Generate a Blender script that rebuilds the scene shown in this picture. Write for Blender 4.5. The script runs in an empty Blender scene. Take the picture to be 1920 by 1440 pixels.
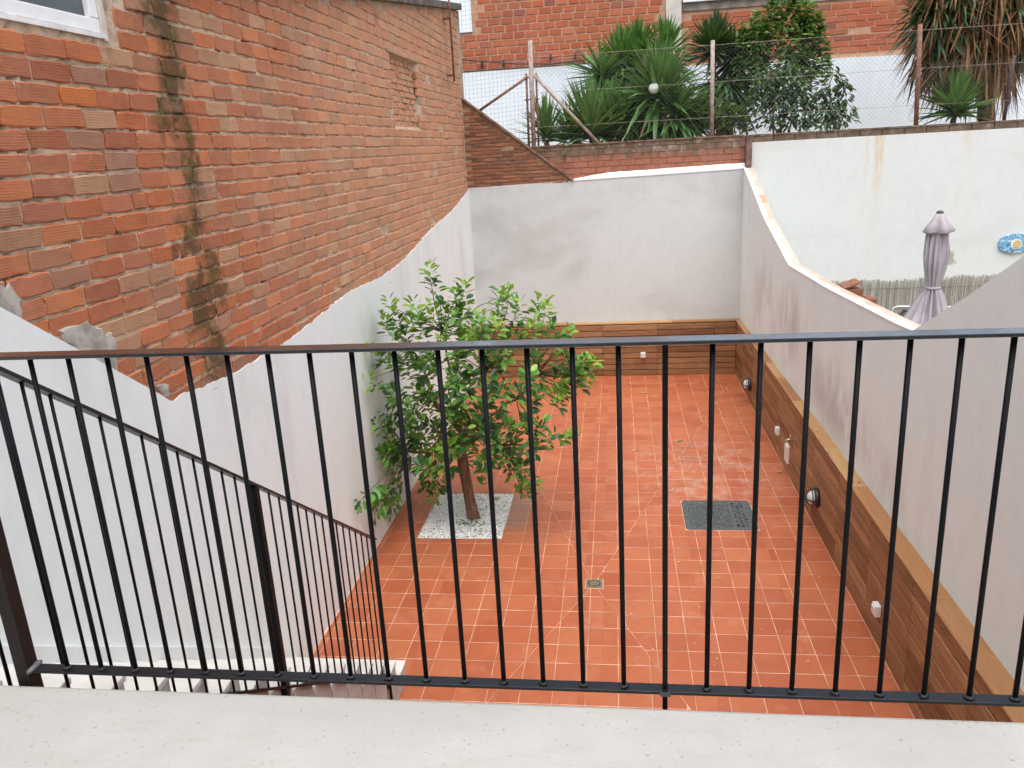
import bpy, math, random
import numpy as np
from mathutils import Vector, Matrix, noise as mnoise
random.seed(7)
sc = bpy.context.scene
COL = sc.collection
R = math.radians

# ------------------------------------------------------------------ camera
CAMF = 1495.38
CAMP = Vector((0.0, 0.0, 4.55))
ROT = ((0.99114, -0.01715, -0.13169), (0.12158, -0.28675, 0.95026), (-0.05406, -0.95785, -0.28212))
_v = [-.0, 0]
def _calib():
    """camera axes from the two vanishing points of the yard (depth and vertical)"""
    pp = np.array([960., 720.])
    VV = np.array([1246., 5800.]); VY = np.array([1152., 269.])
    f = math.sqrt(-np.dot(VV - pp, VY - pp))
    d = lambda p: np.array([p[0]-960, p[1]-720, f]) / np.linalg.norm([p[0]-960, p[1]-720, f])
    dn, yd = d(VV), d(VY)
    xd = np.cross(dn, yd)
    if xd[0] < 0: xd = -xd
    return f, np.array([xd, yd, -dn])
CAMF, CR = _calib()
cam_d = bpy.data.cameras.new('camera')
cam = bpy.data.objects.new('camera', cam_d)
COL.objects.link(cam)
cx, cy, cz = Vector(CR[:, 0]), Vector(-CR[:, 1]), Vector(-CR[:, 2])
M = Matrix.Identity(4)
for i in range(3):
    M[i][0], M[i][1], M[i][2] = cx[i], cy[i], cz[i]
M.translation = CAMP
cam.matrix_world = M
cam_d.sensor_width = 36.0
cam_d.lens = CAMF / 1920 * 36.0
cam_d.clip_start = 0.05
cam_d.clip_end = 2000
sc.camera = cam

def at(px, py, Y):
    """world point that lies at depth Y and shows at photo pixel (px, py)"""
    r = CR @ np.array([px - 960, py - 720, CAMF])
    t = Y / r[1]
    return Vector((t * r[0], Y, CAMP.z + t * r[2]))

# ------------------------------------------------------------------ sky, sun, exposure
SUN_EL, SUN_AZ = 72.0, 166.0          # overcast day, brightest part of the sky high behind the camera
world = bpy.data.worlds.new('World')
sc.world = world
world.use_nodes = True
wn = world.node_tree
wn.nodes.clear()
sky = wn.nodes.new('ShaderNodeTexSky')
sky.sky_type = 'NISHITA'
sky.sun_disc = False
sky.sun_elevation = R(SUN_EL)
sky.sun_rotation = R(SUN_AZ)
sky.dust_density = 4.0
sky.ozone_density = 1.0
hsv = wn.nodes.new('ShaderNodeHueSaturation')
hsv.inputs['Saturation'].default_value = 0.58      # a veil of cloud takes the blue out
bg = wn.nodes.new('ShaderNodeBackground')
bg.inputs['Strength'].default_value = 0.15
wo = wn.nodes.new('ShaderNodeOutputWorld')
wn.links.new(sky.outputs[0], hsv.inputs['Color'])
wn.links.new(hsv.outputs[0], bg.inputs['Color'])
wn.links.new(bg.outputs[0], wo.inputs['Surface'])
sun_d = bpy.data.lights.new('sun', 'SUN')
sun_d.energy = 1.3
sun_d.angle = R(85)
sun_d.color = (1.0, 0.97, 0.93)
sun = bpy.data.objects.new('sun', sun_d)
COL.objects.link(sun)
sdir = Vector((math.sin(R(SUN_AZ)) * math.cos(R(SUN_EL)), math.cos(R(SUN_AZ)) * math.cos(R(SUN_EL)), math.sin(R(SUN_EL))))
sun.rotation_euler = sdir.to_track_quat('Z', 'Y').to_euler()
sun.location = (6, 6, 14)
sc.view_settings.view_transform = 'Standard'
sc.view_settings.look = 'None'
sc.view_settings.exposure = 0.86
sc.view_settings.gamma = 1.0
sc.view_settings.use_curve_mapping = False
sc.render.engine = 'CYCLES'
sc.cycles.max_bounces = 6
sc.cycles.diffuse_bounces = 4
sc.cycles.glossy_bounces = 2
sc.cycles.transmission_bounces = 2
sc.cycles.caustics_reflective = False
sc.cycles.caustics_refractive = False
sc.cycles.use_denoising = True
sc.cycles.use_adaptive_sampling = True
sc.cycles.adaptive_threshold = 0.03
sc.cycles.adaptive_min_samples = 16

# ------------------------------------------------------------------ shader helpers
class G:
    def __init__(s, name):
        s.m = bpy.data.materials.new(name)
        s.m.use_nodes = True
        s.t = s.m.node_tree
        s.t.nodes.clear()
        s.out = s.t.nodes.new('ShaderNodeOutputMaterial')
        s.b = s.t.nodes.new('ShaderNodeBsdfPrincipled')
        s.t.links.new(s.b.outputs[0], s.out.inputs['Surface'])
        s._pos = None
    def n(s, ty, **kw):
        nd = s.t.nodes.new(ty)
        for k, v in kw.items(): setattr(nd, k, v)
        return nd
    def put(s, sock, v):
        if hasattr(v, 'is_output') or isinstance(v, bpy.types.NodeSocket): s.t.links.new(v, sock)
        elif isinstance(v, (tuple, list)) and len(v) == 3 and sock.type == 'RGBA': sock.default_value = (*v, 1)
        else: sock.default_value = v
    def pos(s):
        if s._pos is None: s._pos = s.n('ShaderNodeNewGeometry')
        return s._pos.outputs['Position']
    def xyz(s, v=None):
        nd = s.n('ShaderNodeSeparateXYZ'); s.put(nd.inputs[0], v or s.pos()); return nd.outputs
    def obj(s): return s.n('ShaderNodeTexCoord').outputs['Object']
    def vmul(s, v, k):
        nd = s.n('ShaderNodeVectorMath', operation='MULTIPLY'); s.put(nd.inputs[0], v); nd.inputs[1].default_value = k; return nd.outputs[0]
    def vadd(s, v, w):
        nd = s.n('ShaderNodeVectorMath', operation='ADD'); s.put(nd.inputs[0], v); s.put(nd.inputs[1], w); return nd.outputs[0]
    def noise(s, scale=5, detail=4, rough=.55, v=None, dist=0):
        nd = s.n('ShaderNodeTexNoise'); s.put(nd.inputs['Vector'], v or s.pos())
        nd.inputs['Scale'].default_value = scale; nd.inputs['Detail'].default_value = detail
        nd.inputs['Roughness'].default_value = rough; nd.inputs['Distortion'].default_value = dist
        return nd.outputs['Fac']
    def voro(s, scale=5, v=None, feature='F1'):
        nd = s.n('ShaderNodeTexVoronoi', feature=feature); s.put(nd.inputs['Vector'], v or s.pos()); nd.inputs['Scale'].default_value = scale
        return nd.outputs['Distance']
    def ma(s, op, a, b=0.0, c=None, clamp=False):
        nd = s.n('ShaderNodeMath', operation=op, use_clamp=clamp); s.put(nd.inputs[0], a); s.put(nd.inputs[1], b)
        if c is not None: s.put(nd.inputs[2], c)
        return nd.outputs[0]
    def mr(s, v, a, b, c=0., d=1., smooth=True):
        nd = s.n('ShaderNodeMapRange'); nd.interpolation_type = 'SMOOTHSTEP' if smooth else 'LINEAR'
        s.put(nd.inputs[0], v)
        for i, x in enumerate((a, b, c, d)): nd.inputs[i+1].default_value = x
        return nd.outputs[0]
    def mix(s, f, a, b, mode='MIX'):
        nd = s.n('ShaderNodeMix', data_type='RGBA', blend_type=mode)
        s.put(nd.inputs[0], f); s.put(nd.inputs[6], a); s.put(nd.inputs[7], b); return nd.outputs[2]
    def ramp(s, f, stops, interp='LINEAR'):
        nd = s.n('ShaderNodeValToRGB'); s.put(nd.inputs[0], f); cr = nd.color_ramp; cr.interpolation = interp
        while len(cr.elements) < len(stops): cr.elements.new(.5)
        for e, (p, c) in zip(cr.elements, stops): e.position = p; e.color = (*c, 1)
        return nd.outputs[0]
    def rnd(s, k=1.0):
        """one number per object and per loose piece of a joined mesh"""
        if s._pos is None: s.pos()
        oi = s.n('ShaderNodeObjectInfo')
        a = s.ma('ADD', oi.outputs['Random'], s._pos.outputs['Random Per Island'])
        return s.ma('FRACT', s.ma('MULTIPLY', a, k) if k != 1.0 else a)
    def bump(s, h, strength=.3, dist=.01):
        nd = s.n('ShaderNodeBump'); nd.inputs['Strength'].default_value = strength; nd.inputs['Distance'].default_value = dist
        s.put(nd.inputs['Height'], h); s.t.links.new(nd.outputs[0], s.b.inputs['Normal']); return nd
    def done(s, color, rough=.7, metal=0., spec=.5):
        s.put(s.b.inputs['Base Color'], color); s.put(s.b.inputs['Roughness'], rough)
        s.b.inputs['Metallic'].default_value = metal; s.b.inputs['Specular IOR Level'].default_value = spec
        return s.m
    def translucent(s, color, fac):
        tr = s.n('ShaderNodeBsdfTranslucent'); s.put(tr.inputs['Color'], color)
        mx = s.n('ShaderNodeMixShader'); mx.inputs[0].default_value = fac
        s.t.links.new(s.b.outputs[0], mx.inputs[1]); s.t.links.new(tr.outputs[0], mx.inputs[2])
        s.t.links.new(mx.outputs[0], s.out.inputs['Surface'])

def plain(name, c, rough=.6, metal=0., var=.12, scale=8, bump=0.0, spec=.5):
    g = G(name); n = g.noise(scale, 5)
    col = g.mix(g.mr(n, .3, .7), tuple(x*(1-var) for x in c), tuple(min(1, x*(1+var)) for x in c))
    if bump: g.bump(g.noise(scale*6, 4), bump, .004)
    return g.done(col, rough, metal, spec)

def plaster(name, base, stain, amt, streak=(1, 1, .35), scale=1.3, lo=.5, hi=.72, seed=0.0, warm=None, extra=None):
    g = G(name)
    p = g.vadd(g.pos(), (seed, seed*1.7, seed*.6))
    big = g.noise(scale, 6, .6, g.vmul(p, streak), .4)
    m = g.ma('MULTIPLY', g.mr(big, lo, hi), amt)
    fine = g.noise(34, 6, .7, p)
    col = g.mix(m, base, stain)
    col = g.mix(g.mr(g.noise(.5, 3, .5, p), .35, .7), col, warm or base, 'MIX') if warm else col
    col = g.mix(g.ma('MULTIPLY', g.mr(fine, .3, .75), .12), col, tuple(x*.72 for x in base))
    brush = g.noise(7, 6, .65, g.vmul(p, (1, 1, .5)))
    col = g.mix(g.ma('MULTIPLY', g.mr(brush, .4, .72), .24), col, tuple(x*.8 for x in base))
    if extra: col = extra(g, col)
    h = g.ma('ADD', g.ma('MULTIPLY', brush, .8), g.ma('MULTIPLY', fine, .35))
    g.bump(h, .35, .006)
    return g.done(col, .85, spec=.25)

def moss(g, col, k=1.0):
    """damp dark streak with moss that runs down the left wall under a roof drip"""
    o = g.xyz()
    w = g.noise(2.3, 3, .6)
    d = g.ma('ABSOLUTE', g.ma('ADD', g.ma('SUBTRACT', o[1], 5.47), g.ma('MULTIPLY', g.ma('SUBTRACT', w, .5), .75)))
    d = g.ma('ADD', d, g.ma('MULTIPLY', g.ma('SUBTRACT', g.noise(9, 5, .75), .5), .42))
    if k > .87: d = g.ma('ADD', d, g.ma('MULTIPLY', g.ma('SUBTRACT', g.rnd(3.7), .5), .16))
    m = g.mr(d, .11, .25, 1, 0)
    m = g.ma('MULTIPLY', m, g.mr(g.noise(4.5, 4, .7), .36, .54, .25, .95))
    mossc = g.ramp(g.noise(6, 4), [(.38, (.075, .055, .032)), (.55, (.07, .065, .025)), (.68, (.11, .13, .025))])
    return g.mix(g.ma('MULTIPLY', m, k), col, mossc)

def brickmat(name, stops, ribs=True, dirt=(.16, .11, .075), dirt_amt=.35, mossy=False, pale=None, rib_axis=2):
    g = G(name)
    r = g.rnd(); r2 = g.rnd(7.31)
    col = g.ramp(r, stops)
    p = g.pos()
    band = g.noise(3.2, 3, .6, g.vadd(g.vmul(p, (1, 1.6, .8)), g.vmul(g.n('ShaderNodeCombineXYZ').outputs[0], (1, 1, 1))))
    col = g.mix(g.ma('MULTIPLY', g.mr(band, .45, .68), .25), col, (.42, .215, .105))
    streak = g.noise(14, 5, .7, g.vmul(p, (1, .25, 5)))
    col = g.mix(g.ma('MULTIPLY', g.mr(streak, .5, .72), .30), col, (.16, .07, .045))
    blot = g.noise(5.5, 5, .7)
    col = g.mix(g.ma('MULTIPLY', g.mr(blot, .56, .75), dirt_amt), col, dirt)
    dust = g.noise(23, 5, .75)
    col = g.mix(g.ma('MULTIPLY', g.mr(dust, .54, .74), .32), col, (.54, .38, .26))
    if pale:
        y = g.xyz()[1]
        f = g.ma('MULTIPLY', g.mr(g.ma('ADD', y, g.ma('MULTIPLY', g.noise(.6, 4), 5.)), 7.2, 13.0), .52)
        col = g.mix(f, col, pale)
    if mossy:
        col = g.mix(g.ma('MULTIPLY', g.mr(g.noise(3.4, 6, .8, g.vadd(p, (3.1, 9.2, 4.4))), .60, .72), .55), col, (.60, .50, .41))
        col = g.mix(g.ma('MULTIPLY', g.mr(g.noise(2.1, 6, .75, g.vadd(p, (8.1, 1.2, 6.4))), .55, .72), .5), col, (.17, .10, .075))
        col = moss(g, col, .9)
    fine = g.noise(60, 4, .7)
    if ribs:
        z = g.ma('ADD', g.xyz()[2], g.ma('MULTIPLY', r2, .03))
        w = g.ma('SINE', g.ma('MULTIPLY', z, 430.0))
        lines = g.ma('MULTIPLY', w, g.mr(g.noise(6, 2), .35, .6))
        col = g.mix(g.ma('MULTIPLY', g.mr(lines, .3, .95), .28), col, (.13, .06, .04))
        g.bump(g.ma('ADD', g.ma('MULTIPLY', lines, .25), fine), .45, .004)
    else: g.bump(fine, .4, .004)
    return g.done(col, .9, spec=.2)

def mortarmat(name, c1, c2, mossy=False):
    g = G(name)
    n = g.noise(11, 6, .7)
    col = g.mix(g.mr(n, .35, .65), c1, c2)
    if mossy: col = moss(g, col, .85)
    g.bump(g.ma('ADD', g.noise(40, 5, .75), g.ma('MULTIPLY', g.voro(90), .4)), .7, .006)
    return g.done(col, .95, spec=.15)

# ------------------------------------------------------------------ mesh helpers
def link(o, parent=None):
    COL.objects.link(o)
    if parent is not None: o.parent = parent
    return o
def tag(o, label=None, cat=None, group=None, kind=None):
    if label: o['label'] = label
    if cat: o['category'] = cat
    if group: o['group'] = group
    if kind: o['kind'] = kind
    return o
def empty(name, loc=(0, 0, 0), rz=0.0):
    o = bpy.data.objects.new(name, None)
    o.location = loc; o.rotation_euler = (0, 0, rz); o.empty_display_size = .1
    COL.objects.link(o)
    return o

class MB:
    def __init__(s): s.v = []; s.f = []
    def add(s, vs, fs):
        k = len(s.v); s.v.extend([tuple(p) for p in vs]); s.f.extend([tuple(i+k for i in f) for f in fs]); return s
    def box(s, x0, x1, y0, y1, z0, z1):
        return s.add([(x0,y0,z0),(x1,y0,z0),(x1,y1,z0),(x0,y1,z0),(x0,y0,z1),(x1,y0,z1),(x1,y1,z1),(x0,y1,z1)],
                     [(3,2,1,0),(4,5,6,7),(0,1,5,4),(1,2,6,5),(2,3,7,6),(3,0,4,7)])
    def prism(s, poly, a, b, axis):
        """polygon in the two other axes, extruded along axis from a to b"""
        def P(u, v, w):
            return {'x': (w, u, v), 'y': (u, w, v), 'z': (u, v, w)}[axis]
        n = len(poly)
        vs = [P(u, v, a) for u, v in poly] + [P(u, v, b) for u, v in poly]
        fs = [tuple(range(n))[::-1], tuple(range(n, 2*n))] + [(i, (i+1) % n, n+(i+1) % n, n+i) for i in range(n)]
        return s.add(vs, fs)
    def tube(s, pts, rad, n=8, caps=True):
        pts = [Vector(p) for p in pts]
        if not isinstance(rad, (list, tuple)): rad = [rad]*len(pts)
        rings = []; up = None
        for i, p in enumerate(pts):
            d = (pts[min(i+1, len(pts)-1)] - pts[max(i-1, 0)]).normalized()
            if up is None:
                up = Vector((0, 0, 1)) if abs(d.z) < .9 else Vector((1, 0, 0))
            a = d.cross(up).normalized(); b = a.cross(d).normalized(); up = b
            rings.append([p + (a*math.cos(2*math.pi*k/n) + b*math.sin(2*math.pi*k/n))*rad[i] for k in range(n)])
        vs = [q for r in rings for q in r]; fs = []
        for i in range(len(pts)-1):
            for k in range(n):
                fs.append((i*n+k, i*n+(k+1) % n, (i+1)*n+(k+1) % n, (i+1)*n+k))
        if caps:
            fs.append(tuple(range(n))[::-1]); fs.append(tuple(range((len(pts)-1)*n, len(pts)*n)))
        return s.add(vs, fs)
    def lathe(s, prof, n=16, c=(0, 0, 0), fn=None):
        rings = []
        for i, (r, z) in enumerate(prof):
            ring = []
            for k in range(n):
                t = 2*math.pi*k/n; rr = r if fn is None else fn(r, z, t, i)
                ring.append((c[0]+rr*math.cos(t), c[1]+rr*math.sin(t), c[2]+z))
            rings.append(ring)
        vs = [q for r in rings for q in r]; fs = []
        for i in range(len(prof)-1):
            for k in range(n): fs.append((i*n+k, i*n+(k+1) % n, (i+1)*n+(k+1) % n, (i+1)*n+k))
        fs.append(tuple(range(n))[::-1]); fs.append(tuple(range((len(prof)-1)*n, len(prof)*n)))
        return s.add(vs, fs)
    def obox(s, p0, p1, w, h, up=(0, 0, 1)):
        """bar from p0 to p1, width w sideways, h along up"""
        p0, p1 = Vector(p0), Vector(p1); d = (p1-p0).normalized(); sd = d.cross(Vector(up)).normalized(); u = sd.cross(d).normalized()
        c = [(-w/2, -h/2), (w/2, -h/2), (w/2, h/2), (-w/2, h/2)]
        vs = [p0 + sd*a + u*b for a, b in c] + [p1 + sd*a + u*b for a, b in c]
        return s.add(vs, [(0,1,2,3),(7,6,5,4),(0,4,5,1),(1,5,6,2),(2,6,7,3),(3,7,4,0)])
    def mesh(s, name, m=None, smooth=False):
        me = bpy.data.meshes.new(name); me.from_pydata(s.v, [], s.f)
        if m: me.materials.append(m)
        if smooth: me.polygons.foreach_set('use_smooth', [True]*len(me.polygons))
        me.update(); return me
    def build(s, name, m, parent=None, smooth=False, bevel=0.0, seg=2):
        o = link(bpy.data.objects.new(name, s.mesh(name, m, smooth)), parent)
        if bevel:
            b = o.modifiers.new('edge', 'BEVEL'); b.width = bevel; b.segments = seg; b.limit_method = 'ANGLE'; b.angle_limit = R(40)
        return o

def pieces(name, mass_name, variants, mats, items, parent, key, limit=300, mass_mat=None):
    """items: (variant index, 4x4 matrix in the parent's space). The nearest become objects, the rest one mesh."""
    items = sorted(items, key=key)
    meshes = [v.mesh(name, mats) for v in variants]
    for vi, mx in items[:limit]:
        o = bpy.data.objects.new(name, meshes[vi]); o.parent = parent; o.matrix_basis = mx; COL.objects.link(o)
    rest = items[limit:]
    if rest:
        V = []; F = []; k = 0
        arr = [np.array(v.v) for v in variants]
        for vi, mx in rest:
            a = np.array(mx); p = arr[vi] @ a[:3, :3].T + a[:3, 3]
            V.extend(map(tuple, p)); F.extend(tuple(i+k for i in f) for f in variants[vi].f); k += len(p)
        me = bpy.data.meshes.new(mass_name); me.from_pydata(V, [], F); me.materials.append(mats); me.update()
        o = link(bpy.data.objects.new(mass_name, me), parent); o['kind'] = 'stuff'

def brick_variant(L, H, D, seed, jit=.004, ch=.006):
    """one worn brick lying in the yz plane, outer face at x=0, length along y"""
    rn = random.Random(seed)
    n_l, out = 4, []
    def edge(p, q, n):
        for i in range(n):
            t = i/n; out.append((p[0]+(q[0]-p[0])*t, p[1]+(q[1]-p[1])*t))
    c = ch*1.3
    hl, hh = L/2, H/2
    edge((-hl+c, -hh), (hl-c, -hh), n_l); edge((hl-c, -hh), (hl, -hh+c), 1); edge((hl, -hh+c), (hl, hh-c), 2)
    edge((hl, hh-c), (hl-c, hh), 1); edge((hl-c, hh), (-hl+c, hh), n_l); edge((-hl+c, hh), (-hl, hh-c), 1)
    edge((-hl, hh-c), (-hl, -hh+c), 2); edge((-hl, -hh+c), (-hl+c, -hh), 1)
    out = [(a + rn.uniform(-jit, jit), b + rn.uniform(-jit, jit)) for a, b in out]
    n = len(out)
    tilt_a, tilt_b = rn.uniform(-.004, .004), rn.uniform(-.004, .004)
    vs = [(tilt_a*a/hl + tilt_b*b/hh + rn.uniform(-.0012, .0012), a*(1-ch/hl), b*(1-ch/hh)) for a, b in out]
    vs += [(-ch + rn.uniform(-.002, .002), a, b) for a, b in out] + [(-D, a, b) for a, b in out]
    fs = [tuple(range(n))]
    for r0 in (0, 1):
        for i in range(n):
            j = (i+1) % n
            fs.append((r0*n+i, (r0+1)*n+i, (r0+1)*n+j, r0*n+j))
    return MB().add(vs, fs)

# ------------------------------------------------------------------ materials
M_plaster_l = plaster('white_render', (.82, .86, .838), (.60, .61, .565), .85, scale=.8, lo=.47, hi=.75, seed=3.1)
def damp_r(g, col):
    o = g.xyz(); n = g.noise(1.7, 6, .7, g.vmul(g.pos(), (1, 1, .5)))
    for y0, z0, ry, rz, k in ((9.2, 1.55, 1.7, .6, .62), (11.6, 1.95, 1.0, .7, .6), (13.6, 1.9, 1.4, .9, .4), (7.4, 1.35, .9, .4, .32)):
        a = g.ma('DIVIDE', g.ma('SUBTRACT', o[1], y0), ry); b = g.ma('DIVIDE', g.ma('SUBTRACT', o[2], z0), rz)
        d = g.ma('SQRT', g.ma('ADD', g.ma('MULTIPLY', a, a), g.ma('MULTIPLY', b, b)))
        m = g.ma('MULTIPLY', g.mr(d, .2, 1.1, 1, 0), g.ma('MULTIPLY', g.mr(n, .40, .58), k))
        col = g.mix(m, col, (.40, .395, .37))
    return col
M_plaster_r = plaster('greige_render', (.78, .865, .85), (.60, .605, .57), .55, streak=(1, 1, .45), scale=.75, lo=.53, hi=.72, seed=11.3, extra=damp_r)
M_plaster_b = plaster('grey_white_render', (.60, .645, .635), (.45, .465, .44), .75, streak=(.6, 1, 1), scale=.8, lo=.48, hi=.7, seed=5.7)
M_ledge = plaster('sky_bright_fillet', (.82, .82, .82), (.7, .7, .68), .3, seed=2)  # lighter than the wall: brightness of the sky-facing slope put into the colour
def nb_stain(g, col):
    o = g.xyz()
    wob = g.ma('MULTIPLY', g.ma('SUBTRACT', g.noise(3, 4, .6, g.vmul(g.pos(), (1, 1, .25))), .5), .25)
    for x0, w, z0, z1, k in ((4.83, .10, 2.9, 4.5, .75), (6.35, .14, 3.6, 4.5, .35), (4.62, .05, 2.6, 4.4, .3)):
        d = g.ma('ABSOLUTE', g.ma('ADD', g.ma('SUBTRACT', o[0], x0), wob))
        m = g.ma('MULTIPLY', g.mr(d, w*.3, w*1.3, 1, 0), g.mr(o[2], z0, z1, .1, 1))
        m = g.ma('MULTIPLY', m, g.ma('MULTIPLY', g.mr(g.noise(8, 5, .7, g.vmul(g.pos(), (2.5, 1, .3))), .3, .65), k))
        col = g.mix(m, col, (.62, .42, .20))
    dx = g.ma('SUBTRACT', o[0], 6.2); dz = g.ma('SUBTRACT', o[2], 2.13)
    d = g.ma('SQRT', g.ma('ADD', g.ma('MULTIPLY', dx, dx), g.ma('MULTIPLY', dz, dz)))
    d = g.ma('ADD', d, g.ma('MULTIPLY', g.ma('SUBTRACT', g.noise(7, 5, .75), .5), .7))
    col = g.mix(g.mr(d, .10, .16, .9, 0), col, (.36, .36, .28))
    spots = g.mr(g.noise(9, 5, .8), .71, .76)
    return g.mix(g.ma('MULTIPLY', spots, .55), col, (.40, .40, .36))
M_plaster_n = plaster('neighbour_white_paint', (.69, .71, .685), (.58, .60, .57), .55, streak=(.5, 1, 1.2), scale=1.0, seed=8.8, extra=nb_stain)
M_far_white = plaster('far_white_paint', (.83, .90, .95), (.74, .80, .84), .5, seed=14)
M_brick = brickmat('orange_hollow_brick', [(0, (.353, .128, .072)), (.10, (.536, .171, .069)), (.22, (.433, .171, .095)), (.34, (.593, .201, .079)),
            (.46, (.399, .152, .092)), (.58, (.536, .201, .100)), (.68, (.467, .152, .070)), (.76, (.388, .201, .122)), (.83, (.524, .305, .173)), (.89, (.353, .171, .105)), (.94, (.399, .207, .134)), (1, (.638, .201, .061))],
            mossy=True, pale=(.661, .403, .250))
M_mortar = mortarmat('sandy_mortar', (.42, .31, .215), (.62, .49, .355), mossy=True)
M_brick_far = brickmat('far_red_brick', [(0, (0.391, 0.103, 0.052)), (.3, (0.460, 0.132, 0.063)), (.6, (0.414, 0.115, 0.063)), (.85, (0.494, 0.161, 0.081)), (.93, (0.276, 0.103, 0.081)), (1, (0.517, 0.172, 0.081))], ribs=False, dirt_amt=.25)
M_mortar_far = mortarmat('far_mortar', (.46, .26, .165), (.56, .36, .245))
M_brick_old = brickmat('old_brown_brick', [(0, (0.172, 0.086, 0.057)), (.3, (0.230, 0.103, 0.063)), (.55, (0.287, 0.127, 0.069)), (.75, (0.345, 0.138, 0.069)), (1, (0.161, 0.098, 0.075))], ribs=False, dirt=(0.115, 0.098, 0.069), dirt_amt=.6)
M_mortar_old = mortarmat('old_mortar', (.30, .21, .14), (.45, .33, .225))
def mossytop(g, col):
    z = g.xyz()[2]
    m = g.mr(g.ma('ADD', z, g.ma('MULTIPLY', g.ma('SUBTRACT', g.noise(5, 5, .7, g.vmul(g.pos(), (1.6, 1, .5))), .5), .5)), 4.22, 4.44)
    return g.mix(g.ma('MULTIPLY', m, .85), col, g.ramp(g.noise(7, 4), [(.4, (.10, .085, .055)), (.6, (.17, .15, .11)), (.72, (.34, .30, .25))]))
def bandmat():
    g = G('red_painted_brick'); r = g.rnd()
    col = g.ramp(r, [(0, (.31, .115, .070)), (.5, (.37, .140, .082)), (1, (.33, .135, .09))])
    col = g.mix(g.ma('MULTIPLY', g.mr(g.noise(12, 6, .8), .42, .70), .6), col, (.34, .25, .19))
    col = mossytop(g, col); g.bump(g.noise(50, 5), .4, .004)
    return g.done(col, .9, spec=.2)
M_band = bandmat()
M_mortar_band = mortarmat('band_mortar', (.26, .115, .08), (.33, .17, .125))

def tilemat():
    g = G('terracotta_tile'); r = g.rnd(); p = g.pos()
    col = g.ramp(r, [(0, (.335, .082, .033)), (.3, (.372, .098, .040)), (.6, (.388, .107, .044)), (.85, (.415, .126, .052)), (1, (.345, .086, .036))])
    col = g.mix(g.ma('MULTIPLY', g.mr(g.noise(1.1, 5, .6), .4, .7), .35), col, (.47, .175, .075))
    col = g.mix(g.ma('MULTIPLY', g.mr(g.noise(9, 5, .7), .5, .75), .2), col, (.30, .082, .036))
    wm = g.noise(.9, 6, .7, g.vadd(p, (7.3, 2.1, 0)), 1.2)
    col = g.mix(g.ma('MULTIPLY', g.mr(wm, .50, .66), .30), col, (.25, .075, .04))
    col = g.mix(g.ma('MULTIPLY', g.mr(g.noise(2.2, 6, .75, g.vadd(p, (1.3, 5.1, 0))), .52, .70), .28), col, (.52, .26, .16))
    # chalky grout haze where the floor was left unwashed
    o = g.xyz()
    dx = g.ma('SUBTRACT', o[0], 1.2); dy = g.ma('MULTIPLY', g.ma('SUBTRACT', o[1], 10.7), .8)
    d = g.ma('SQRT', g.ma('ADD', g.ma('MULTIPLY', dx, dx), g.ma('MULTIPLY', dy, dy)))
    haze = g.ma('MULTIPLY', g.mr(d, .3, 1.7, 1, 0), g.mr(g.noise(3.5, 6, .75), .46, .66))
    col = g.mix(g.ma('MULTIPLY', haze, .5), col, (.48, .36, .30))
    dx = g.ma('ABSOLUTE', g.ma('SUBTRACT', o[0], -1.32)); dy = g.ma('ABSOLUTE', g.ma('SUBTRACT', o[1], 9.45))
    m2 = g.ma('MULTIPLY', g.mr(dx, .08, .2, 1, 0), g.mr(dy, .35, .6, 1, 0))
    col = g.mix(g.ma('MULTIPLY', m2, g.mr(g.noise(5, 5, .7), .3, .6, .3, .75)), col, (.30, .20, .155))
    dust = g.mr(g.noise(46, 5, .8), .66, .74)
    col = g.mix(g.ma('MULTIPLY', dust, .35), col, (.60, .36, .25))
    g.bump(g.noise(14, 5), .12, .004)
    return g.done(col, g.mr(g.noise(2.5, 5, .7), .3, .7, .34, .66), spec=.4)
M_tile = tilemat()
M_grout = plain('pale_grout', (.56, .345, .24), .9, var=.35, scale=5)

def woodmat(name, stops, dark, axis, knots=.6, grain=.5, rough=.55):
    g = G(name); r = g.rnd(); r3 = g.rnd(13.7); p = g.pos()
    off = g.n('ShaderNodeCombineXYZ'); g.put(off.inputs[0], g.ma('MULTIPLY', r3, 17.)); g.put(off.inputs[1], g.ma('MULTIPLY', r, 23.)); g.put(off.inputs[2], g.ma('MULTIPLY', r3, 9.))
    k = {'x': (.5, 9, 9), 'y': (9, .5, 9)}[axis]
    v = g.vadd(g.vmul(p, k), off.outputs[0])
    col = g.ramp(r, stops)
    gr = g.noise(3.2, 7, .7, v, 1.2)
    col = g.mix(g.ma('MULTIPLY', g.mr(gr, .42, .66), grain), col, dark)
    fine = g.noise(9, 5, .7, g.vmul(v, (2, 2, 2)))
    col = g.mix(g.ma('MULTIPLY', g.mr(fine, .5, .7), grain*.6), col, dark)
    vk = g.vadd(g.vmul(p, {'x': (3.2, 9, 12), 'y': (9, 3.2, 12)}[axis]), off.outputs[0])
    kn = g.voro(1.0, vk)
    col = g.mix(g.ma('MULTIPLY', g.mr(kn, .05, .15, 1, 0), knots), col, tuple(x*.4 for x in dark))
    g.bump(g.ma('ADD', gr, g.ma('MULTIPLY', fine, .5)), .25, .003)
    return g.done(col, rough, spec=.3)
WS = [(0, (.20, .096, .042)), (.2, (.36, .185, .085)), (.4, (.24, .115, .050)), (.6, (.46, .25, .12)), (.8, (.30, .15, .068)), (1, (.40, .22, .11))]
M_wood_y = woodmat('stained_wood_slat', WS, (.075, .030, .015), 'y')
M_wood_x = woodmat('stained_wood_slat_cross', WS, (.075, .030, .015), 'x')
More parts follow.
